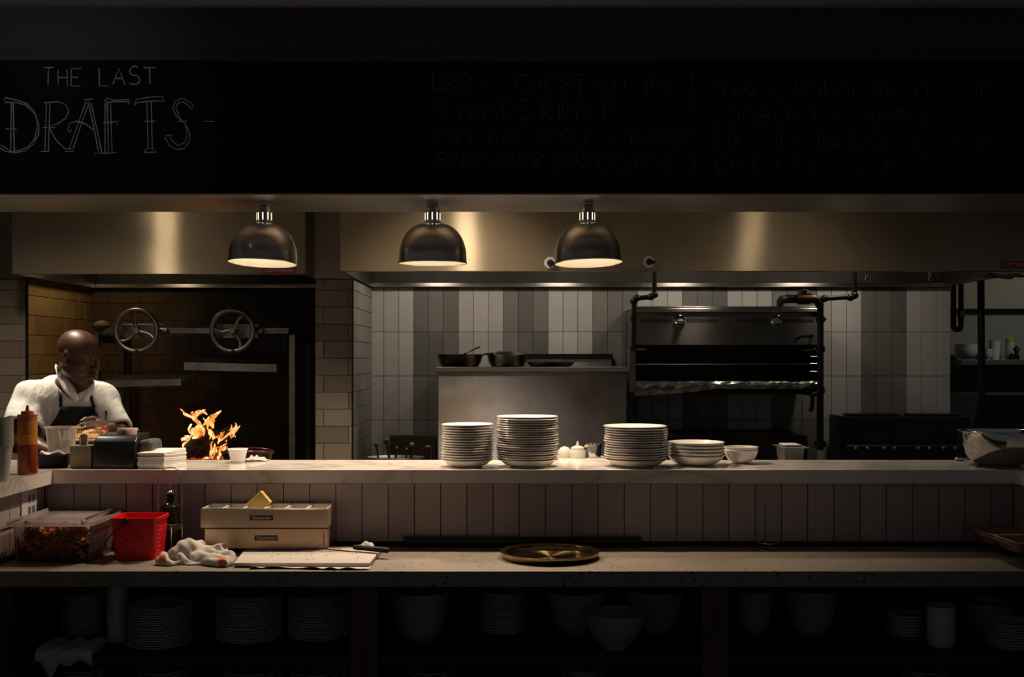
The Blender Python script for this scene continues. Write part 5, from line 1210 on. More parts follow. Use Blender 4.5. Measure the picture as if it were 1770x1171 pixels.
hp = [(cx, D0 - .014, cz), (cx - .03, D0 - .016, cz - .027), (cx - .075, D0 - .012, cz - .07), (xa - .022, D0 + .03, cz - .105), (xa - .028, D0 + dep * .5, cz - .112), (xa - .022, D0 + dep - .03, cz - .105), (cx - .06, cyb, cz - .07), (cx, cyb + .002, cz)]
bm = B(); tube(bm, bend(hp, .03), .0022, 8); obj('wire_handle', bm, M('dark_wire', (.06, .03, .03), .4, .8), t)
bm = B(); rm = .0006
for k in range(6): box(bm, xb - .0045 - .0011 * k, xb - .0040 - .0011 * k + .003, D0 + .03, D0 + .055, Z_C + .03 + .016 * k, Z_C + .033 + .016 * k)
bmesh.ops.delete(bm, geom=list(bm.verts), context='VERTS')
for k in range(7):
    z = Z_C + .028 + .015 * k; xs = xb - .012 * (1 - (z - ZC) / (zb2 - ZC)); box(bm, xs - .0006, xs + .0012, D0 + .034, D0 + (.07 if k % 2 else .055), z, z + .0025)
obj('measure_marks', bm, M('pale_red_marks', (.6, .12, .10), .5), t)
bm = B(); zl2 = PZ(944, D0)     # embossed zigzag outline on the front
yy = D0 + .006
def fy(z): return D0 + .012 * (1 - (z - ZC) / (zb2 - ZC)) - .0006
pz = [(200, 934), (206, 925), (222, 938), (236, 925), (247, 936)]
tube(bm, [Vector((PX(x, D0), fy(PZ(y, D0)), PZ(y, D0))) for x, y in pz], .0012, 6); obj('embossed_mark', bm, M('dark_red_mark', (.16, .006, .02), .5), t)
# oil bottle in its wire stand
Do = 4.335; cO = Vector((PX(295, Do), Do, ZC)); r = 17.5 * Do / FPX
t = thing('oil_bottle', cO, 'dark green oil bottle with a pour spout behind the towel', 'bottle')
hS = PZ(875, Do) - ZC; hN = PZ(870.5, Do) - ZC; hT = PZ(853, Do) - ZC; hX = PZ(833, Do) - ZC
olive = clear('olive_glass', (.30, .27, .08), .35, .06, (.05, .045, .014)); 
bm = B(); lathe(bm, [(0, .004), (r * .9, .004), (r, .010), (r, hS - .004), (r * .9, hS), (r * .38, hN + .002), (r * .34, hT - .010), (r * .42, hT - .009), (r * .42, hT - .001), (0, hT)], cO, 36); obj('bottle_body', bm, olive, t)
hl = PZ(905, Do) - ZC
bm = B(); lathe(bm, [(0, .006), (r - .004, .007), (r - .003, .014), (r - .003, hl), (0, hl + .0005)], cO, 32); obj('oil', bm, M('dark_oil', (.03, .02, .004), .15), t)
bm = B(); lathe(bm, [(r + .0006, hl - .020), (r + .0006, hl - .003)], cO, 36); obj('label', bm, M('brown_label', (.16, .075, .04), .6), t, label='brown paper label')
bm = B(); lathe(bm, [(0, hT + .0003), (r * .40, hT + .0003), (r * .40, hT + .005), (r * .2, hT + .008), (.004, hT + .012), (.0032, hX), (0, hX)], cO, 20); obj('pour_spout', bm, chrome, t)
t = thing('wire_caddy', cO, 'tall chrome wire stand around the dark oil bottle', 'wire stand')
bm = B(); Rr = 21 * Do / FPX; hH = PZ(808, Do) - ZC; yh = Do - .005
loop = [Vector((cO.x - Rr + .001, yh, ZC + .003)), Vector((cO.x - Rr + .001, yh, ZC + hH - Rr))] + [Vector((cO.x - Rr * math.cos(R(a)), yh, ZC + hH - Rr + Rr * math.sin(R(a)))) for a in range(15, 166, 15)] + [Vector((cO.x + Rr - .001, yh, ZC + hH - Rr)), Vector((cO.x + Rr - .001, yh, ZC + .003))]
tube(bm, loop, .0019, 8); obj('handle_loop', bm, chrome, t)
for zz_ in (.003, hl + .001):
    bm = B(); tube(bm, [cO + Vector((Rr * math.cos(a), Rr * math.sin(a), zz_)) for a in [2 * PI * k / 32 for k in range(32)]], .0019, 6, closed=True); obj('ring', bm, chrome, t)
for a in (-70, 70, 110, 250):
    bm = B(); p = cO + Vector((Rr * math.cos(R(a)), Rr * math.sin(R(a)), .002)); cyl(bm, p, p + Vector((0, 0, hl)), .0016, seg=6); obj('upright', bm, chrome, t)
# garnish trays
Dg = 4.285; tray_st = M('satin_steel', (.66, .475, .325), .30, 1., col2=(.57, .40, .27), ns=4, aniso=.85)
insert_m = M('white_insert', (.76, .72, .66), .35)
def garnish(x0, x1, yt, zb, D, label, ltxt, lx, inserts):
    xa, xb = PX(x0, D), PX(x1, D); zt_ = PZ(yt, D); dp = .145
    t = thing('garnish_tray', ((xa + xb) / 2, D + dp / 2, zb), label, 'garnish tray', 'stacked steel garnish trays')
    bm = B(); th = .002
    box(bm, xa, xb, D, D + th, zb, zt_); box(bm, xa, xb, D + dp - th, D + dp, zb, zt_); box(bm, xa, xa + th, D + th, D + dp - th, zb, zt_); box(bm, xb - th, xb, D + th, D + dp - th, zb, zt_); box(bm, xa + th, xb - th, D + th, D + dp - th, zb, zb + th)
    box(bm, xa - .001, xb + .001, D - .002, D + .001, zt_ - .004, zt_, bev=.001)
    obj('tray_body', bm, tray_st, t)
    l0, l1 = PX(lx[0], D), PX(lx[1], D); z0_, z1_ = PZ(lx[3], D), PZ(lx[2], D)
    bm = B(); box(bm, l0, l1, D - .0015, D - .0002, z0_, z1_); lb = obj('name_plate', bm, black_plastic, t, label='small black name plate')
    me = text_mesh(ltxt, (z1_ - z0_) * .62, 'lettering', .0003, shear=.2)
    w = max(v.co.x for v in me.vertices) - min(v.co.x for v in me.vertices); s = (l1 - l0) * .86 / w
    me.transform(Matrix.Translation(((l0 + l1) / 2, D - .002, (z0_ + z1_) / 2)) @ Matrix.Diagonal((s, 1, 1, 1))); obj('lettering', me, lab_txt, lb, smooth=False)
    if inserts:
        n = 6; w = (xb - xa - 2 * th) / n
        for k in range(n):
            a = xa + th + w * k + .0006; b = a + w - .0012; y0, y1 = D + th + .0006, D + dp - th - .0006; q = .0035
            bm = B(); zf_ = zt_ + .003; zi = zb + .004
            box(bm, a, b, y0, y0 + q, zi, zf_, bev=.001); box(bm, a, b, y1 - q, y1, zi, zf_, bev=.001); box(bm, a, a + q, y0 + q, y1 - q, zi, zf_, bev=.001); box(bm, b - q, b, y0 + q, y1 - q, zi, zf_, bev=.001); box(bm, a + q, b - q, y0 + q, y1 - q, zi, zi + q)
            obj('insert', bm, insert_m, t, label='white plastic insert')
    return t, zt_
z_lo = PZ(948.5, Dg)
for k, x in enumerate((370, 550)):
    pass
t1, z1t = garnish(354, 566, 914.5, z_lo, Dg, 'lower steel garnish tray under the tray with white inserts', 'Glastender', (440, 480, 926, 935), False)
for x in (PX(362, Dg), PX(558, Dg)):
    for y in (Dg + .02, Dg + .125):
        bm = B(); cyl(bm, (x, y, ZC), (x, y, z_lo + .0001), .010); obj('rubber_foot', bm, black_plastic, t1)
bm = B(); box(bm, PX(559, Dg), PX(561, Dg), Dg - .0006, Dg - .0001, PZ(944, Dg), PZ(921, Dg)); obj('rust_streak', bm, M('rust', (.30, .10, .04), .8), t1)
t2, z2t = garnish(347, 567, 880.5, z1t + .0050, Dg - .010, 'upper steel garnish tray with six white inserts and a yellow sponge', 'Glastender', (432, 472, 891.5, 900), True)
# yellow sponge standing on its corner in the third insert
sp = M('yellow_sponge', (.92, .62, .22), .9, col2=(.85, .53, .17), ns=60, bump=.5, bs=160)
c = P(446, 872, Dg + .07); bm = B(); vs = box(bm, -.046, .046, -.013, .013, -.03, .03, bev=.004)
bmesh.ops.transform(bm, matrix=Matrix.Translation(c) @ Matrix.Rotation(R(-8), 4, 'Z') @ Matrix.Rotation(R(-42), 4, 'Y'), verts=bm.verts); obj('sponge', bm, sp, None, 'yellow sponge standing on its corner in the third white insert', 'sponge')
# crumpled towel
def cloth_heap(name, outline, hfun, label, z0=None, n=64, th=.003, stripe=None, group=None, cat='towel'):
    z0 = ZC if z0 is None else z0
    bm = B(); g = {}
    for i in range(n + 1):
        for j in range(n + 1):
            u, v = i / n, j / n; p = outline(u, v)
            if p is None: continue
            x, y = p; g[i, j] = bm.verts.new((x, y, z0 + .0015 + max(0, hfun(u, v))))
    for i in range(n):
        for j in range(n):
            if all(k in g for k in ((i, j), (i + 1, j), (i + 1, j + 1), (i, j + 1))):
                f = bm.faces.new((g[i, j], g[i + 1, j], g[i + 1, j + 1], g[i, j + 1]))
                if stripe and stripe((i + .5) / n, (j + .5) / n): f.material_index = 1
    o = obj(name, bm, [cloth, orange_cloth], None, label, cat, group, angle=70)
    s = o.modifiers.new('thickness', 'SOLIDIFY'); s.thickness = th; s.offset = 1
    s2 = o.modifiers.new('smooth', 'SUBSURF'); s2.levels = 1; s2.render_levels = 1
    return o
def gau(u, v, cu, cv, su, sv, ang=0):
    du, dv = u - cu, v - cv; c_, s_ = math.cos(ang), math.sin(ang); a, b = du * c_ + dv * s_, -du * s_ + dv * c_
    return math.exp(-(a / su) ** 2 - (b / sv) ** 2)
# cutting board, towel beneath, knife, crumbs
board = M('white_board', (.56, .49, .445), .55, col2=(.54, .475, .405), ns=9)
zb3 = ZC + .004; zt7 = zb3 + .0125
bm = B(); prism(bm, [(PX(404, 3.995), 3.995), (PX(639, 3.995), 3.995), (PX(661, 4.33), 4.33), (PX(426, 4.33), 4.33)], zb3, zt7, bev=.003)
obj('cutting_board', bm, board, None, 'white cutting board with crumbs at the left of the brass tray', 'cutting board')
def un_out(u, v):
    D = 3.955 + .28 * v; xl, xr = 429 + 6 * math.sin(v * 6), 637 + 5 * math.sin(v * 8); return PX(xl + (xr - xl) * u, D), D + .012 * math.sin(u * 5 + .6) * (1 - v)
def un_h(u, v):
    edge = max(0, 1 - v / .115); return (.0006 + .008 * edge * (.6 + .4 * math.sin(u * 30 + 2 * math.sin(u * 9)))) * min(1, min(u, 1 - u) / .03 + .1)
cloth_heap('folded_towel', un_out, un_h, 'white towel with an orange stripe tucked under the cutting board', n=90, th=.0012, stripe=lambda u, v: .475 < u < .515)
D_ = 4.30
def rag_out(u, v): D = 4.27 + .075 * v; return PX(612 + 38 * u, D), D
cloth_heap('cloth_scrap', rag_out, lambda u, v: (.018 + .018 * gau(u, v, .6, .5, .3, .4) + .004 * math.sin(19 * u + 8 * v)) * min(1, min(u, 1 - u) / .15) * min(1, min(v, 1 - v) / .2), 'small crumpled white cloth behind the knife handle', n=28, cat='cloth')
t = thing('kitchen_knife', P(640, 960, 4.22), 'kitchen knife with a black handle lying across the cutting board', 'knife')
hz = zt7 + .012
a, b = Vector((PX(612, 4.235), 4.235, hz + .004)), Vector((PX(673, 4.17), 4.17, hz + .002))
bm = B(); d = (b - a); pts = [a + d * k for k in (0, .12, .3, .55, .8, .95, 1)]
tube(bm, pts, [.010, .0125, .0115, .012, .0125, .012, .006], 12, flat=.85); obj('handle', bm, M('matt_black_grip', (.006, .006, .007), .6, spec=.25), t)
tip = Vector((PX(549, 4.31), 4.31, zt7 + .0015)); bm = B()
u_ = (a - tip); n_ = u_.cross(Vector((0, 0, 1))).normalized() * .018
q = [tip, tip + u_ * .25 + n_ * .55, tip + u_ * .7 + n_, a + d * .03 + n_ * .9, a + d * .03 - n_ * .25, tip + u_ * .5 - n_ * .25]
for p in q: p.z = max(p.z, zt7 + .001)
lo = [bm.verts.new(p) for p in q]; hi = [bm.verts.new(p + Vector((0, 0, .0018))) for p in q]
bm.faces.new(lo); bm.faces.new(list(reversed(hi)))
for i in range(6): bm.faces.new((lo[i], hi[i], hi[(i + 1) % 6], lo[(i + 1) % 6]))
bmesh.ops.recalc_face_normals(bm, faces=bm.faces); obj('blade', bm, steel_plain, t, angle=20)
crumb = M('dark_crumb', (.14, .075, .03), .8, col2=(.40, .22, .06), ns=300)
bm = B(); rcx = random.Random(8)
for k in range(46):
    y = rcx.uniform(4.03, 4.26); x = PX(rcx.uniform(450, 625), y); s = rcx.uniform(.0008, .0022); blob(bm, (x, y, zt7 + s * .5), (s * rcx.uniform(1, 2.6), s, s * .6), Matrix.Rotation(rcx.uniform(0, 3), 3, 'Z'), seg=6, rings=4)
obj('food_crumbs', bm, crumb, None, 'scattered brown crumbs on the white cutting board', 'crumbs', kind='stuff')
# brass tray
brass = M('polished_brass', (.46, .32, .14), .15, 1., col2=(.38, .26, .11), ns=5, aniso=.0)
Dt = 4.20; c = Vector((PX(950, Dt), Dt, ZC)); r = 86 * Dt / FPX; zr_ = PZ(952.5, Dt) - ZC
t = thing('brass_tray', c, 'round polished brass tray lying alone on the stone counter', 'tray')
brass_sp = M('spun_brass', (.46, .33, .15), .22, 1., aniso=.93, spun=True)
bm = B(); lathe(bm, [(0, .003), (r * .84, .003), (r * .845, .0035)], c, 72); obj('tray_base', bm, brass_sp, t)
bm = B(); lathe(bm, [(0, .001), (r * .93, .001), (r * .985, zr_ * .55), (r, zr_), (r * .985, zr_ + .001), (r * .875, zr_ - .001), (r * .865, zr_ - .003), (r * .85, .0036)], c, 72); obj('raised_rim', bm, brass, t)
# black rail in front of the tiles
bm = B(); x0_, x1_ = PX(697, 4.42), PX(1110, 4.42); box(bm, x0_, x1_, 4.42, 4.4485, Z_C + .012, PZ(930, 4.42), bev=.003)
for x in (x0_ + .01, (x0_ + x1_) / 2, x1_ - .03): box(bm, x, x + .02, 4.425, 4.445, ZC, Z_C + .0121)
obj('black_rail', bm, black_metal, None, 'long low black rail at the foot of the grey tiles behind the brass tray', 'rail')
# empty wire caddy
dk_rod = M('dark_rod', (.03, .027, .024), .6)
Dw = 4.36; c = Vector((PX(1328, Dw), Dw, ZC)); Rr = 17 * Dw / FPX
t = thing('wire_caddy', c, 'small dark empty wire stand with a tall thin rod, right of the brass tray', 'wire stand')
for zz_ in (.0025, .030):
    bm = B(); tube(bm, [c + Vector((Rr * math.cos(a), Rr * math.sin(a), zz_)) for a in [2 * PI * k / 32 for k in range(32)]], .0018, 6, closed=True); obj('ring', bm, chrome, t)
for a in (-95, -30, 45, 120, 200):
    bm = B(); p = c + Vector((Rr * math.cos(R(a)), Rr * math.sin(R(a)), .002)); cyl(bm, p, p + Vector((0, 0, .028)), .0016, seg=6); obj('upright', bm, dk_rod, t)
bm = B(); p = c + Vector((-.003, Rr, .002)); cyl(bm, p, Vector((p.x, p.y, PZ(873, p.y))), .0018, seg=8); obj('tall_rod', bm, dk_rod, t)
# brown moulded trays at the right
pulp = M('brown_moulded_tray', (.36, .215, .12), .7, col2=(.29, .17, .095), ns=30, bump=.15, bs=200)
def pulp_tray(x0, D0, w, d, ztop, h, label):
    xa = PX(x0, D0 + d); xb = xa + w; zz0 = ztop - h
    bm = B(); ins = .035
    def ring(i, z, dd=0): return [bm.verts.new(p) for p in ((xa + i, D0 + i + dd, z), (xa + i + .02, D0 + i, z), (xb - i - .02, D0 + i, z), (xb - i, D0 + i + .02, z), (xb - i, D0 + d - i - .02, z), (xb - i - .02, D0 + d - i, z), (xa + i + .02, D0 + d - i, z), (xa + i, D0 + d - i - .02, z))]
    def rg(i, z):
        r_ = .025; out = []
        for cx_, cy_, a0 in ((xb - r_, D0 + d - r_, 0), (xa + r_, D0 + d - r_, 90), (xa + r_, D0 + r_, 180), (xb - r_, D0 + r_, 270)):
            for k in range(6): a = R(a0 + 18 * k); out.append(bm.verts.new((cx_ + (r_ - i) * math.cos(a) , cy_ + (r_ - i) * math.sin(a), z)))
        return out
    rings = [rg(ins, zz0), rg(.014, ztop - .020), rg(.012, ztop - .018), rg(.002, ztop - .016), rg(.0, ztop - .010), rg(.006, ztop - .006), rg(0, ztop - .004), rg(0, ztop), rg(.010, ztop + .001), rg(.014, ztop - .002), rg(ins + .004, zz0 + .004)]
    m = len(rings[0]); bm.faces.new(list(reversed(rings[0]))); bm.faces.new(rings[-1])
    for u, v in zip(rings, rings[1:]):
        for k in range(m): bm.faces.new((u[k], u[(k + 1) % m], v[(k + 1) % m], v[k]))
    return obj('brown_tray', bm, pulp, None, label, 'tray', 'brown moulded trays')
pulp_tray(1672, 4.20, .30, .215, PZ(918, 4.30), .05, 'rear brown moulded tray at the right end of the stone counter')
pulp_tray(1712, 3.975, .26, .215, PZ(932, 4.08), .048, 'front brown moulded tray at the right end of the stone counter')
# ================================================================== UNDER THE COUNTER
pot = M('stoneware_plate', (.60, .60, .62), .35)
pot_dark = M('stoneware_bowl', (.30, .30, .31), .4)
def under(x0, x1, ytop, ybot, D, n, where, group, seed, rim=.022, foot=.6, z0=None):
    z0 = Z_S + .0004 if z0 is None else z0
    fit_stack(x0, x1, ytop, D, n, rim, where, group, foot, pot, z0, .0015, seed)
under(107, 185, 1024, 0, 4.30, 16, 'white plate in the stack behind the hanging folded cloth', 'under-counter plates behind the cloth', 31)
under(223, 330, 1043, 0, 4.13, 18, 'white plate in the stack right of the paper roll', 'under-counter plates, short stack', 32)
under(374, 489, 1024, 0, 4.22, 22, 'white plate in the left tall stack under the counter', 'under-counter plates, left tall stack', 33)
under(498, 604, 1024, 0, 4.25, 22, 'white plate in the tall stack beside the first wooden post', 'under-counter plates, right tall stack', 34)
under(826, 912, 1020, 0, 4.34, 16, 'white plate in the stack between deep bowls under the counter', 'under-counter plates between bowls', 35)
under(1705, 1790, 1074, 0, 4.10, 9, 'white plate in the low stack by the far right beaker', 'under-counter plates at the right end', 36)
under(1531, 1598, 1060, 0, 4.28, 7, 'white plate just left of the tall beaker under the counter', 'under-counter plates left of the beaker', 37)
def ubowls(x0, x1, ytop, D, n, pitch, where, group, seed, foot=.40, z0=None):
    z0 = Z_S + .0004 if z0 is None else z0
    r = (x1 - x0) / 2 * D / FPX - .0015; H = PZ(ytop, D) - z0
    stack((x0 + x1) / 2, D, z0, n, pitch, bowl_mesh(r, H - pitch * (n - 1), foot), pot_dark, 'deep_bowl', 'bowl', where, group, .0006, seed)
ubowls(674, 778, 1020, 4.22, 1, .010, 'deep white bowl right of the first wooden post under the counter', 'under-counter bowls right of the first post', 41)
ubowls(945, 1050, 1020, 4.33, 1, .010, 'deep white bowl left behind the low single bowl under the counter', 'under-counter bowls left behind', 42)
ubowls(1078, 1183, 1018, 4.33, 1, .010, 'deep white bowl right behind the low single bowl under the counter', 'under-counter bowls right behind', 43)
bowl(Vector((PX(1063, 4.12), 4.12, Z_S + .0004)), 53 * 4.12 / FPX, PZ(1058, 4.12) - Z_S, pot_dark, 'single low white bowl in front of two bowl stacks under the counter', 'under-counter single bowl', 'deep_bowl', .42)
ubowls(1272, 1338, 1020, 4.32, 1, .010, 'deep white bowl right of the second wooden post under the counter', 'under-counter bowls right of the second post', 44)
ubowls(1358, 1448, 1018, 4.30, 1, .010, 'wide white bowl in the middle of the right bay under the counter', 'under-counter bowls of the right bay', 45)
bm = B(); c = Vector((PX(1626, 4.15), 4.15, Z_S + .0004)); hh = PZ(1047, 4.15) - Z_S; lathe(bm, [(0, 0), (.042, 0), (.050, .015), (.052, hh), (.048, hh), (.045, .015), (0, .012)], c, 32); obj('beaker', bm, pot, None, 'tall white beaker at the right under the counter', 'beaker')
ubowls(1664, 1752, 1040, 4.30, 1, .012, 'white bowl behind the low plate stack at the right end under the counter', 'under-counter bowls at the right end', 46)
bm = B(); c = Vector((PX(203, 4.22), 4.22, Z_S + .0004)); lathe(bm, [(0, 0), (.036, 0), (.038, .01), (.038, .225), (.034, .235), (0, .236)], c, 28); obj('paper_roll', bm, pot, None, 'tall white paper roll standing left of the short plate stack', 'roll')
# folded cloth hanging over the shelf edge
bm = B(); tw = [(60, 1128), (72, 1116), (158, 1116), (166, 1124), (160, 1140), (146, 1144), (150, 1136)]
Dk = 3.985; nx = 40; g = []
def edge_drop(u): return .012 + (.062 * max(0, 1 - abs(u - .26) / .18) if u < .45 else .006 + .010 * math.sin(u * 14))
for i in range(nx + 1):
    u = i / nx; x = PX(64 + 98 * u, Dk); row = []
    for j in range(16):
        v = j / 15
        if v < .6: y = Dk + .16 * (1 - v / .6) - .010; z = Z_S + .030 + .006 * math.sin(u * 17 + v * 4) - .006 * v
        else: q_ = (v - .6) / .4; y = Dk - .012 - .006 * math.sin(q_ * 3); z = Z_S + .024 - q_ * (.024 + edge_drop(u))
        row.append(bm.verts.new((x, y, z)))
    g.append(row)
for i in range(nx):
    for j in range(15): bm.faces.new((g[i][j], g[i][j + 1], g[i + 1][j + 1], g[i + 1][j]))
box(bm, PX(70, Dk), PX(156, Dk), Dk + .004, Dk + .15, Z_S + .0008, Z_S + .024, bev=.006)
o = obj('folded_cloth', bm, cloth, None, 'folded white cloth with a corner hanging off the shelf under the counter', 'cloth', angle=60)
# lower shelf: only the top plates of the stacks can be seen
for (x0, x1, y, D, w, sd) in ((105, 190, 1152, 4.2, 'below the folded cloth', 51), (236, 328, 1154, 4.15, 'below the short plate stack', 52), (388, 492, 1154, 4.2, 'below the left tall stack', 53), (500, 600, 1155, 4.2, 'below the right tall stack', 54), (700, 790, 1154, 4.2, 'below the bowls by the first post', 55), (968, 1046, 1153, 4.2, 'below the single low bowl', 56), (1556, 1640, 1154, 4.2, 'below the tall white beaker', 57)):
    under(x0, x1, y, 0, D, 7, 'white plate on the lower shelf ' + w, 'lower shelf plates ' + w, sd, z0=Z_S2 + .0004)
# ================================================================== THE CHEF
skin = M('dark_brown_skin', (.100, .040, .021), .43, col2=(.080, .030, .015), ns=35, bump=.04, bs=300, sss=.06)
shirt_m = M('white_chef_shirt', (.80, .77, .74), .9, bump=.8, bs=16, bst=(1.5, 1, .6), bd=.017)
apron_m = M('black_apron', (.012, .012, .014), .85, bump=.15, bs=300)
trouser_m = M('black_trousers', (.02, .02, .022), .9)
# joints
hd = P(137, 619, 5.24)                        # middle of the head, at eye height
Ls, Rs = P(56, 690, 5.26), P(174, 691, 5.40)   # shoulder joints, left and right in the photo
neck = P(128, 674, 5.34); chest = v3(P(112, 722, 5.42)); pelvis = np.array([PX(118, 5.5), 5.50, .98])
Le, Re = P(34, 764, 5.12), P(212, 765, 5.27)   # elbows
Lw, Rw = P(104, 790, 4.985), P(189, 739, 5.10)  # wrists
yaw, pit = R(69), R(14)
fw = Vector((math.sin(yaw) * math.cos(pit), -math.cos(yaw) * math.cos(pit), -math.sin(pit)))
sd = Vector((math.cos(yaw), math.sin(yaw), 0)); up_ = sd.cross(fw).normalized()      # sd: his own left
if up_.z < 0: up_ = -up_
RT = np.array([[fw[i], sd[i], up_[i]] for i in range(3)])
def H(u, s_, w): return v3(hd + fw * u + sd * s_ + up_ * w)
per = thing('person', (pelvis[0], pelvis[1], 0), 'person in a white short-sleeved shirt and black bib apron, leaning over a plate of food', 'person')
fld = Field((-2.62, 4.86, -.01), (-1.62, 5.80, 1.82), .0048)
# legs, pelvis, torso, arms
hipL, hipR = pelvis + (-.10, 0, -.03), pelvis + (.10, .03, -.03)
for hip, kx, fx in ((hipL, -.12, -.13), (hipR, .12, .14)):
    kn = np.array([pelvis[0] + kx, pelvis[1] - .03, .51]); an = np.array([pelvis[0] + fx, pelvis[1] + .02, .09]); to = an + (.02, -.17, -.055)
    fld.chain([hip, kn, an], [.088, .060, .042], .03); fld.cone(an + (0, .03, -.045), to, .040, .032, .02)
fld.ell(pelvis, (.165, .125, .12), .05)
fld.cone(pelvis + (0, -.01, .04), chest, .135, .150, .06)
fld.ell(chest + (.0, .0, .03), (.185, .125, .18), .06)
fld.cone(v3(Ls), v3(Rs), .072, .068, .05)
fld.cone(v3(Ls) + (.02, .02, .0), v3(neck), .06, .062, .04); fld.cone(v3(Rs) + (-.02, 0, 0), v3(neck), .056, .06, .04)
nb = H(-.035, 0, -.065)
fld.cone(v3(neck), nb, .066, .058, .03)
fld.chain([v3(Ls), v3(Le), v3(Lw)], [.062, .048, .030], .02); fld.cone(v3(Le), v3(Le) * .6 + v3(Lw) * .4, .047, .045, .02)
fld.chain([v3(Rs), v3(Re), v3(Rw)], [.058, .045, .029], .02); fld.cone(v3(Re), v3(Re) * .6 + v3(Rw) * .4, .044, .041, .02)
# head
fld.ell(H(-.018, 0, .048), (.100, .078, .080), .02, RT)
fld.ell(H(.020, 0, .02), (.072, .068, .080), .03, RT)
fld.ell(H(.030, 0, -.040), (.060, .058, .075), .03, RT)
fld.ell(H(.066, 0, -.100), (.026, .028, .020), .025, RT)
for q in (-1, 1):
    fld.cone(H(-.012, .058 * q, -.045), H(.056, .022 * q, -.098), .020, .020, .03)
    fld.ell(H(.060, .042 * q, -.022), (.026, .024, .026), .02, RT)
fld.cone(H(.080, -.034, .036), H(.080, .034, .036), .013, .013, .016)
for q in (-1, 1): fld.ell(H(.096, .034 * q, .010), (.018, .017, .013), .012, RT, sub=True)
for q in (-1, 1): fld.ell(H(.076, .033 * q, .009), (.0145, .0145, .0125), .004, RT)
fld.cone(H(.090, 0, .022), H(.117, 0, -.020), .0085, .0145, .010)
for q in (-1, 1): fld.ell(H(.102, .0165 * q, -.026), (.0125, .0105, .009), .006, RT)
fld.ell(H(.092, 0, -.055), (.016, .029, .0085), .006, RT); fld.ell(H(.089, 0, -.071), (.016, .026, .009), .006, RT)
fld.ell(H(.104, 0, -.063), (.010, .028, .0016), .003, RT, sub=True)
for q in (-1, 1):
    ax = RT.copy(); ang = R(20) * q; ax[:, 0] = RT[:, 0] * math.cos(ang) + RT[:, 1] * math.sin(ang); ax[:, 1] = -RT[:, 0] * math.sin(ang) + RT[:, 1] * math.cos(ang)
    fld.ell(H(-.010, .080 * q, .000), (.020, .0085, .032), .006, ax); fld.ell(H(-.004, .089 * q, .004), (.010, .006, .017), .004, ax, sub=True); fld.ell(H(-.002, .079 * q, -.026), (.010, .008, .011), .005, ax)
# hands: palm, four fingers of different lengths, thumb from the side of the palm
def hand(wr, d, palm_n, thumb_side, curls):
    d = Vector(d).normalized(); n = Vector(palm_n).normalized(); s_ = n.cross(d).normalized() * thumb_side; n = d.cross(s_).normalized() * thumb_side
    wr = Vector(wr); kn = []
    fld.chain([v3(wr), v3(wr + d * .03)], [.027, .028], .02)
    for j, (off, ln, base) in enumerate(((.030, .074, .086), (.010, .082, .090), (-.011, .076, .086), (-.031, .060, .078))):
        b = wr + d * base + s_ * off; fld.cone(v3(wr + d * .02 + s_ * off * .55), v3(b), .0145, .0115, .014)
        c = curls[j]; p, dirv, a = b, d, 0.
        for seg, rr in ((.46, .0098), (.30, .0090), (.24, .0078)):
            a += c; q = p + (d * math.cos(a) + n * math.sin(a) + s_ * off * .9).normalized() * ln * seg
            fld.cone(v3(p), v3(q), rr, rr - .0008, .004); p = q
    t0 = wr + d * .028 + s_ * .026; t1 = t0 + (d * .5 + s_ * .75 + n * .25).normalized() * .042; t2 = t1 + (d * .85 + s_ * .25 + n * .4).normalized() * .032; t3 = t2 + (d * .9 + n * .4 - s_ * .1).normalized() * .026
    fld.chain([v3(t0), v3(t1), v3(t2), v3(t3)], [.0175, .0130, .0112, .0088], .010)
pl_c = P(157, 758.5, 5.00)     # centre of the plate he is dressing
hand(Rw, pl_c + Vector((.0, -.01, .048)) - Rw, Vector((-.25, .80, -.5)), 1, (.22, .28, .34, .40))
hand(Lw, Vector((.10, .0, .0)) + (pl_c + Vector((-.06, -.01, -.03)) - Lw) * .6, Vector((.3, .1, 1)), -1, (.25, .25, .28, .3))
body = smooth_mesh(fld.mesh('body'), 2, .4)
obj('body', body, skin, per, angle=180)
for q in (-1, 1):
    bm = B(); c = Vector(H(.0775, .033 * q, .009)); blob(bm, c, (.0128, .0128, .0128), seg=16, rings=10); e_ = obj('eye', bm, M('shaded_eye_white', (.20, .16, .13), .3), per)  # eye whites darkened to brown for the shade on the face
    bm = B(); blob(bm, c + fw * .0072 + sd * .003, (.0062, .0062, .0062), seg=12, rings=8); obj('iris', bm, black_plastic, e_)
# trousers
ft = Field((-2.42, 5.2, .0), (-1.70, 5.82, 1.16), .009)
for hip, kx, fx in ((hipL, -.12, -.13), (hipR, .12, .14)):
    kn = np.array([pelvis[0] + kx, pelvis[1] - .03, .51]); an = np.array([pelvis[0] + fx, pelvis[1] + .02, .09]); ft.chain([hip, kn], [.105, .082], .03); ft.cone(kn, an, .082, .075, .02, cut=0)
ft.ell(pelvis, (.182, .142, .13), .05); ft.cone(pelvis, pelvis + (0, 0, .1), .15, .15, .03, cut=0)
obj('trousers', smooth_mesh(ft.mesh('trousers'), 2), trouser_m, per, angle=180)
for fx in (-.13, .14):
    bm = B(); a = Vector((pelvis[0] + fx, pelvis[1] + .02, .05)); vs = blob(bm, a + Vector((.01, -.06, 0)), (.052, .145, .05), seg=20, rings=12); box(bm, a.x - .04, a.x + .06, a.y - .20, a.y + .08, 0.0008, .02, bev=.008); obj('shoe', bm, black_plastic, per)
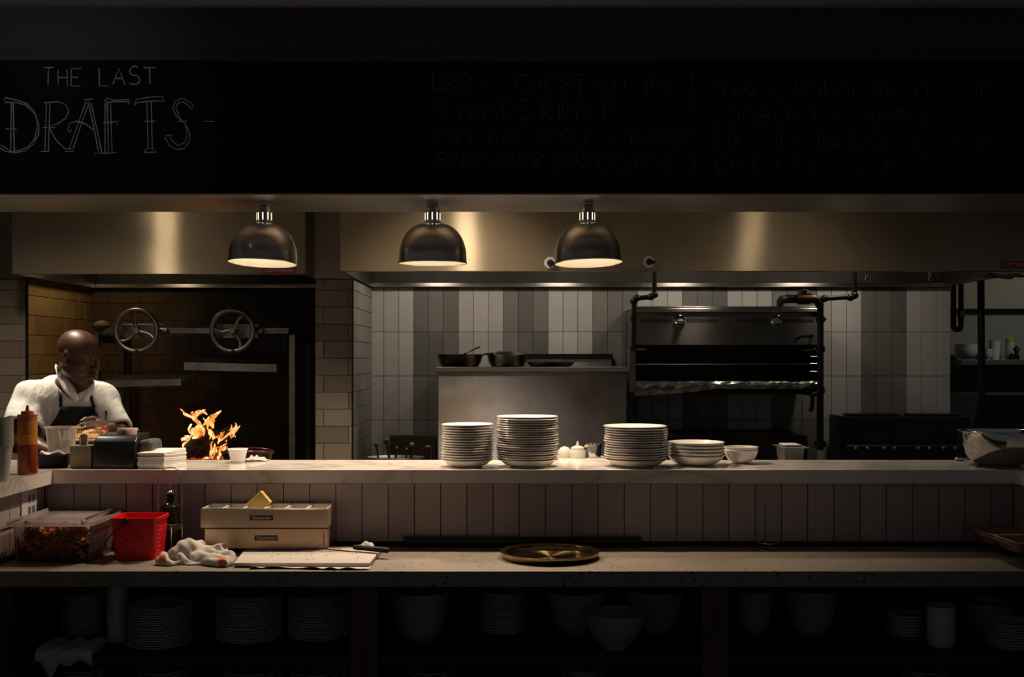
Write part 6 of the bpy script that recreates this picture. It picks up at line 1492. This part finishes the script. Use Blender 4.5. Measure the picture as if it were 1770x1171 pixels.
# shirt
fs = Field((-2.66, 4.98, .98), (-1.66, 5.76, 1.64), .0058)
fs.cone(pelvis + (0, -.01, .08), chest, .166, .176, .05)
fs.ell(chest + (0, -.004, .02), (.200, .150, .185), .05)
fs.cone(v3(Ls), v3(Rs), .080, .076, .05)
fs.cone(v3(Ls) + (.02, .02, 0), v3(neck) + (0, 0, -.008), .068, .072, .04); fs.cone(v3(Rs) + (-.02, 0, 0), v3(neck) + (0, 0, -.008), .066, .072, .04)
lh = v3(Ls) * .26 + v3(Le) * .74 + (0.0, 0, .008); rh = v3(Rs) * .28 + v3(Re) * .72
fs.cone(v3(Ls), lh, .078, .098, .035, cut=0); fs.cone(v3(Rs), rh, .072, .078, .035, cut=0)
dl = (v3(Le) - v3(Ls)); dl /= np.linalg.norm(dl); dr = (v3(Re) - v3(Rs)); dr /= np.linalg.norm(dr)
fs.cone(lh - dl * .02, lh + dl * .05, .074, .080, .004, sub=True); fs.cone(rh - dr * .02, rh + dr * .05, .058, .062, .004, sub=True)
# folds
sl, (X, Y, Z) = fs.win(fs.lo, fs.lo + fs.h * fs.n)
fs.F += (.0075 * np.abs(np.sin(21 * X + 17 * Z + 2.2 * np.sin(11 * Z + 6 * X))) * (.5 + .5 * np.sin(9 * Z - 12 * X + 1)) - .003 + .003 * np.sin(47 * Z + 31 * X + 14 * Y)).astype(np.float32)
# neck opening: round hole and a V at the throat
vt = v3(P(138, 697, 5.22))
fs.cone(v3(neck) + (0, 0, .0), v3(nb), .070, .080, .006, sub=True)
fs.cone(v3(neck) + (.0, -.06, .0), vt, .030, .006, .006, sub=True)
fs.half((0, 0, -1), -1.02)
shirt_me = smooth_mesh(fs.mesh('shirt'), 2, .5)
shirt_o = obj('shirt', shirt_me, shirt_m, per, angle=180)
# apron: bib and straps laid on the shirt
off = wloc(per); bmx = B(); bmx.from_mesh(shirt_me); bmesh.ops.translate(bmx, verts=bmx.verts, vec=off); tree = BVHTree.FromBMesh(bmx)
def on_shirt(x, y, lift=.006, D=5.3):
    dirv = (P(x, y, D) - Vector((0, 0, CZ))).normalized()
    h = tree.ray_cast(Vector((0, 0, CZ)), dirv)
    return (h[0] if h[0] is not None else P(x, y, D)) - dirv * lift
bm = B(); rows = []
edge = [(703.5, 105, 163), (712, 102, 165), (722, 97, 169), (733, 89, 175), (745, 82, 181), (760, 78, 186), (785, 76, 190), (812, 76, 192)]
for y, xa, xb in edge:
    rows.append([on_shirt(xa + (xb - xa) * k / 24, y, .008) for k in range(25)])
for r_ in rows:          # keep the cloth taut across hollows
    for _ in range(3): r_[1:-1] = [(r_[i - 1] + r_[i] * 2 + r_[i + 1]) / 4 if ((r_[i - 1] + r_[i + 1]) / 2).y < r_[i].y else r_[i] for i in range(1, len(r_) - 1)]
g = [[bm.verts.new(p) for p in r_] for r_ in rows]
for i in range(len(g) - 1):
    for j in range(24): bm.faces.new((g[i][j], g[i + 1][j], g[i + 1][j + 1], g[i][j + 1]))
last = [v.co.copy() for v in g[-1]]
for q, (zz_, dy) in enumerate(((.95, .0), (.75, .01), (.58, .015))):      # skirt of the apron hangs to the knees
    row = [bm.verts.new(Vector((p.x + (p.x - last[12].x) * .1, min(p.y, 5.33) + dy, zz_))) for p in last]
    pr = g[-1]; g.append(row)
    for j in range(24): bm.faces.new((pr[j], row[j], row[j + 1], pr[j + 1]))
ap = obj('apron', bm, apron_m, per, angle=180)
m_ = ap.modifiers.new('thickness', 'SOLIDIFY'); m_.thickness = .003; m_.offset = 0
for pts in ([(101.8, 654), (102, 659), (102.5, 664), (103.5, 674), (104.5, 686), (105, 704)], [(151, 662), (153, 670), (156, 680), (159, 692), (162.5, 705)]):
    bm = B(); L_ = []
    if pts[0][0] < 110: L_ = [(P(97.5, 634, 5.30), P(102.5, 633, 5.29)), (P(98.5, 640, 5.235), P(104, 640, 5.235))]
    for i, (x, y) in enumerate(pts): L_.append((on_shirt(x - 2.6, y, .007), on_shirt(x + 2.6, y, .007)))
    vv = [(bm.verts.new(a), bm.verts.new(b)) for a, b in L_]
    for a, b in zip(vv, vv[1:]): bm.faces.new((a[0], b[0], b[1], a[1]))
    s_o = obj('strap', bm, apron_m, ap, angle=180); m_ = s_o.modifiers.new('thickness', 'SOLIDIFY'); m_.thickness = .003; m_.offset = 0
bm = B(); tube(bm, [on_shirt(183, 712, .008), on_shirt(185, 715, .008), on_shirt(184, 726, .008)], [.006, .004, .002], 8); obj('sleeve_pen', bm, black_plastic, shirt_o)
bm = B(); c = on_shirt(123.5, 671, .004); blob(bm, c, (.005, .003, .005), seg=10, rings=6); obj('button', bm, white_pl, shirt_o)
def flap(poly, name, m, par, lift=.010, nseg=6):
    bm = B(); a, b = poly; g = []
    for i in range(nseg + 1):
        u = i / nseg
        def at(pl):
            t_ = u * (len(pl) - 1); k = min(int(t_), len(pl) - 2); t_ -= k
            return pl[k][0] * (1 - t_) + pl[k + 1][0] * t_, pl[k][1] * (1 - t_) + pl[k + 1][1] * t_
        p, q = at(a), at(b); g.append([bm.verts.new(on_shirt(p[0] + (q[0] - p[0]) * j / 4, p[1] + (q[1] - p[1]) * j / 4, lift - .0012 * j)) for j in range(5)])
    for i in range(nseg):
        for j in range(4): bm.faces.new((g[i][j], g[i + 1][j], g[i + 1][j + 1], g[i][j + 1]))
    o = obj(name, bm, m, par, angle=180); q_ = o.modifiers.new('thickness', 'SOLIDIFY'); q_.thickness = .004; q_.offset = 0
def flap3(a, b, nseg=10):
    bm = B(); g = []
    def at(pl, u):
        t_ = u * (len(pl) - 1); k = min(int(t_), len(pl) - 2); t_ -= k
        return P(*[pl[k][i] * (1 - t_) + pl[k + 1][i] * t_ for i in range(3)])
    for i in range(nseg + 1):
        p, q = at(a, i / nseg), at(b, i / nseg); g.append([bm.verts.new(p.lerp(q, j / 4) + Vector((0, -.006 * math.sin(PI * j / 4), 0))) for j in range(5)])
    for i in range(nseg):
        for j in range(4): bm.faces.new((g[i][j], g[i + 1][j], g[i + 1][j + 1], g[i][j + 1]))
    o = obj('collar', bm, shirt_m, shirt_o, angle=180); q_ = o.modifiers.new('thickness', 'SOLIDIFY'); q_.thickness = .005; q_.offset = 0
flap3([(97, 630, 5.34), (105, 640, 5.255), (116, 654, 5.215), (128, 670, 5.20), (137, 690, 5.19)], [(96, 637, 5.35), (101, 656, 5.24), (109, 674, 5.19), (120, 686, 5.175), (133, 695, 5.175)])
flap3([(157, 657, 5.29), (151, 673, 5.235), (141, 693, 5.20)], [(163, 661, 5.30), (162, 677, 5.24), (150, 696, 5.195)])
bmx.free()
# plate of food between his hands
t = thing('food_plate', pl_c, 'plate of tortillas with chopped topping held over the pass by the chef', 'plate')
r = .105; bm = B(); lathe(bm, [(0, -.012), (r * .6, -.012), (r * .95, -.002), (r, 0), (r * .97, .002), (r * .6, -.006), (0, -.006)], pl_c, 40); obj('plate_body', bm, M('pink_plate', (.62, .42, .35), .35), t)
tort = M('tortilla', (.62, .38, .15), .8, col2=(.48, .26, .08), ns=35); topm = M('chopped_topping', (.70, .33, .10), .6, col2=(.62, .50, .22), ns=220, lo=.3, hi=.7)
for k, (x, y, w, an) in enumerate(((141, 749, .062, .15), (150, 752, .065, .1), (160, 753.5, .062, .0))):
    c = P(x, y, 4.98 - .012 * k); bm = B(); vs = blob(bm, c, (w, .045, .011), Matrix.Rotation(-an, 3, 'Y') @ Matrix.Rotation(.25, 3, 'X'), seg=24, rings=10, jit=.0015); obj('folded_tortilla', bm, tort, t)
bm = B(); rtp = random.Random(6)
for k in range(90):
    x, y = rtp.gauss(170, 7.5), 0; D = 4.965 + rtp.uniform(-.015, .05); yy_ = 747 + rtp.uniform(-7, 4) + abs(x - 170) * .45; s_ = rtp.uniform(.004, .009)
    blob(bm, P(x, yy_, D), (s_, s_ * .8, s_ * .7), seg=7, rings=5, jit=.001, rnd=rtp)
for k in range(34):
    x = rtp.gauss(136, 3.2); D = 4.965 + rtp.uniform(-.01, .04); yy_ = 743 + rtp.uniform(-4, 5); s_ = rtp.uniform(.004, .009); blob(bm, P(x, yy_, D), (s_, s_ * .8, s_ * .7), seg=7, rings=5, jit=.001, rnd=rtp)
o = obj('chopped_topping', bm, topm, t, kind='stuff')
bm = B()
for x, y in ((181, 739), (176, 742), (184, 744)): blob(bm, P(x, y, 4.95), (.009, .008, .006), seg=8, rings=6)
obj('tomato_piece', bm, M('tomato_red', (.62, .07, .02), .4), t, label='red tomato pieces')

# crumpled kitchen towel: a soft bundle with a rolled end, a curled end and a stiff corner standing up
ftw = Field((PX(268, 4.2), 3.96, ZC - .02), (PX(408, 3.98), 4.30, ZC + .13), .0026)
T = lambda x, y, D: v3(P(x, y, D))
ftw.chain([T(300, 962, 4.14), T(325, 955, 4.16), T(352, 958, 4.15)], [.030, .040, .030], .03)
ftw.chain([T(318, 946, 4.20), T(345, 945, 4.20)], [.026, .024], .02)
ftw.chain([T(284, 962, 4.08), T(281, 970, 4.05), T(291, 976, 4.03)], [.016, .018, .012], .012)
ftw.chain([T(291, 977, 4.03), T(318, 972, 4.06), T(312, 962, 4.07), T(330, 974, 4.05)], [.010, .011, .013, .010], .008)
ftw.chain([T(340, 966, 4.10), T(362, 970, 4.06), T(388, 972, 4.03)], [.026, .024, .021], .02)
ftw.cone(T(356, 972, 4.04), T(386, 975, 4.005), .017, .018, .006); ftw.cone(T(384, 974.5, 3.995), T(390, 975, 3.985), .010, .010, .003, sub=True)
ftw.chain([T(366, 958, 4.12), T(399, 962, 4.07), T(398, 974, 4.03)], [.016, .015, .012], .012)
ftw.chain([T(336, 958, 4.17), T(372, 947, 4.16), T(389, 938, 4.17)], [.018, .010, .0035], .012); ftw.cone(T(389, 939, 4.17), T(399, 966, 4.12), .0035, .009, .008); ftw.cone(T(380, 946, 4.165), T(394, 962, 4.13), .006, .010, .012); ftw.cone(T(365, 952, 4.16), T(385, 962, 4.13), .010, .012, .014)
ftw.chain([T(306, 976, 4.06), T(330, 979, 4.04), T(352, 976, 4.05)], [.008, .009, .008], .010)
sl, (X, Y, Z) = ftw.win(ftw.lo, ftw.lo + ftw.h * ftw.n)
ftw.F += (.0032 * np.abs(np.sin(60 * X + 38 * Z + 3 * np.sin(30 * Y))) * np.sin(40 * Y + 25 * X) + .0016 * np.sin(130 * X + 70 * Y + 90 * Z)).astype(np.float32)
ftw.half((0, 0, -1), -(ZC + .0012))
tm_ = smooth_mesh(ftw.mesh('kitchen_towel'), 1, .5); tm_.materials.append(cloth); tm_.materials.append(orange_cloth)
for f_ in tm_.polygons:
    c_ = f_.center; px_ = 885 + c_.x * FPX / c_.y; py_ = 620 + (CZ - c_.z) * FPX / c_.y
    if c_.y < 4.075 and (274 < px_ < 287 and 959 < py_ < 974 or 378 < px_ < 391 and py_ > 964 and c_.y < 4.03): f_.material_index = 1
tm_.polygons.foreach_set('use_smooth', [True] * len(tm_.polygons))
obj('kitchen_towel', tm_, [], None, 'crumpled white towel with orange stripes left of the cutting board', 'towel', angle=180)
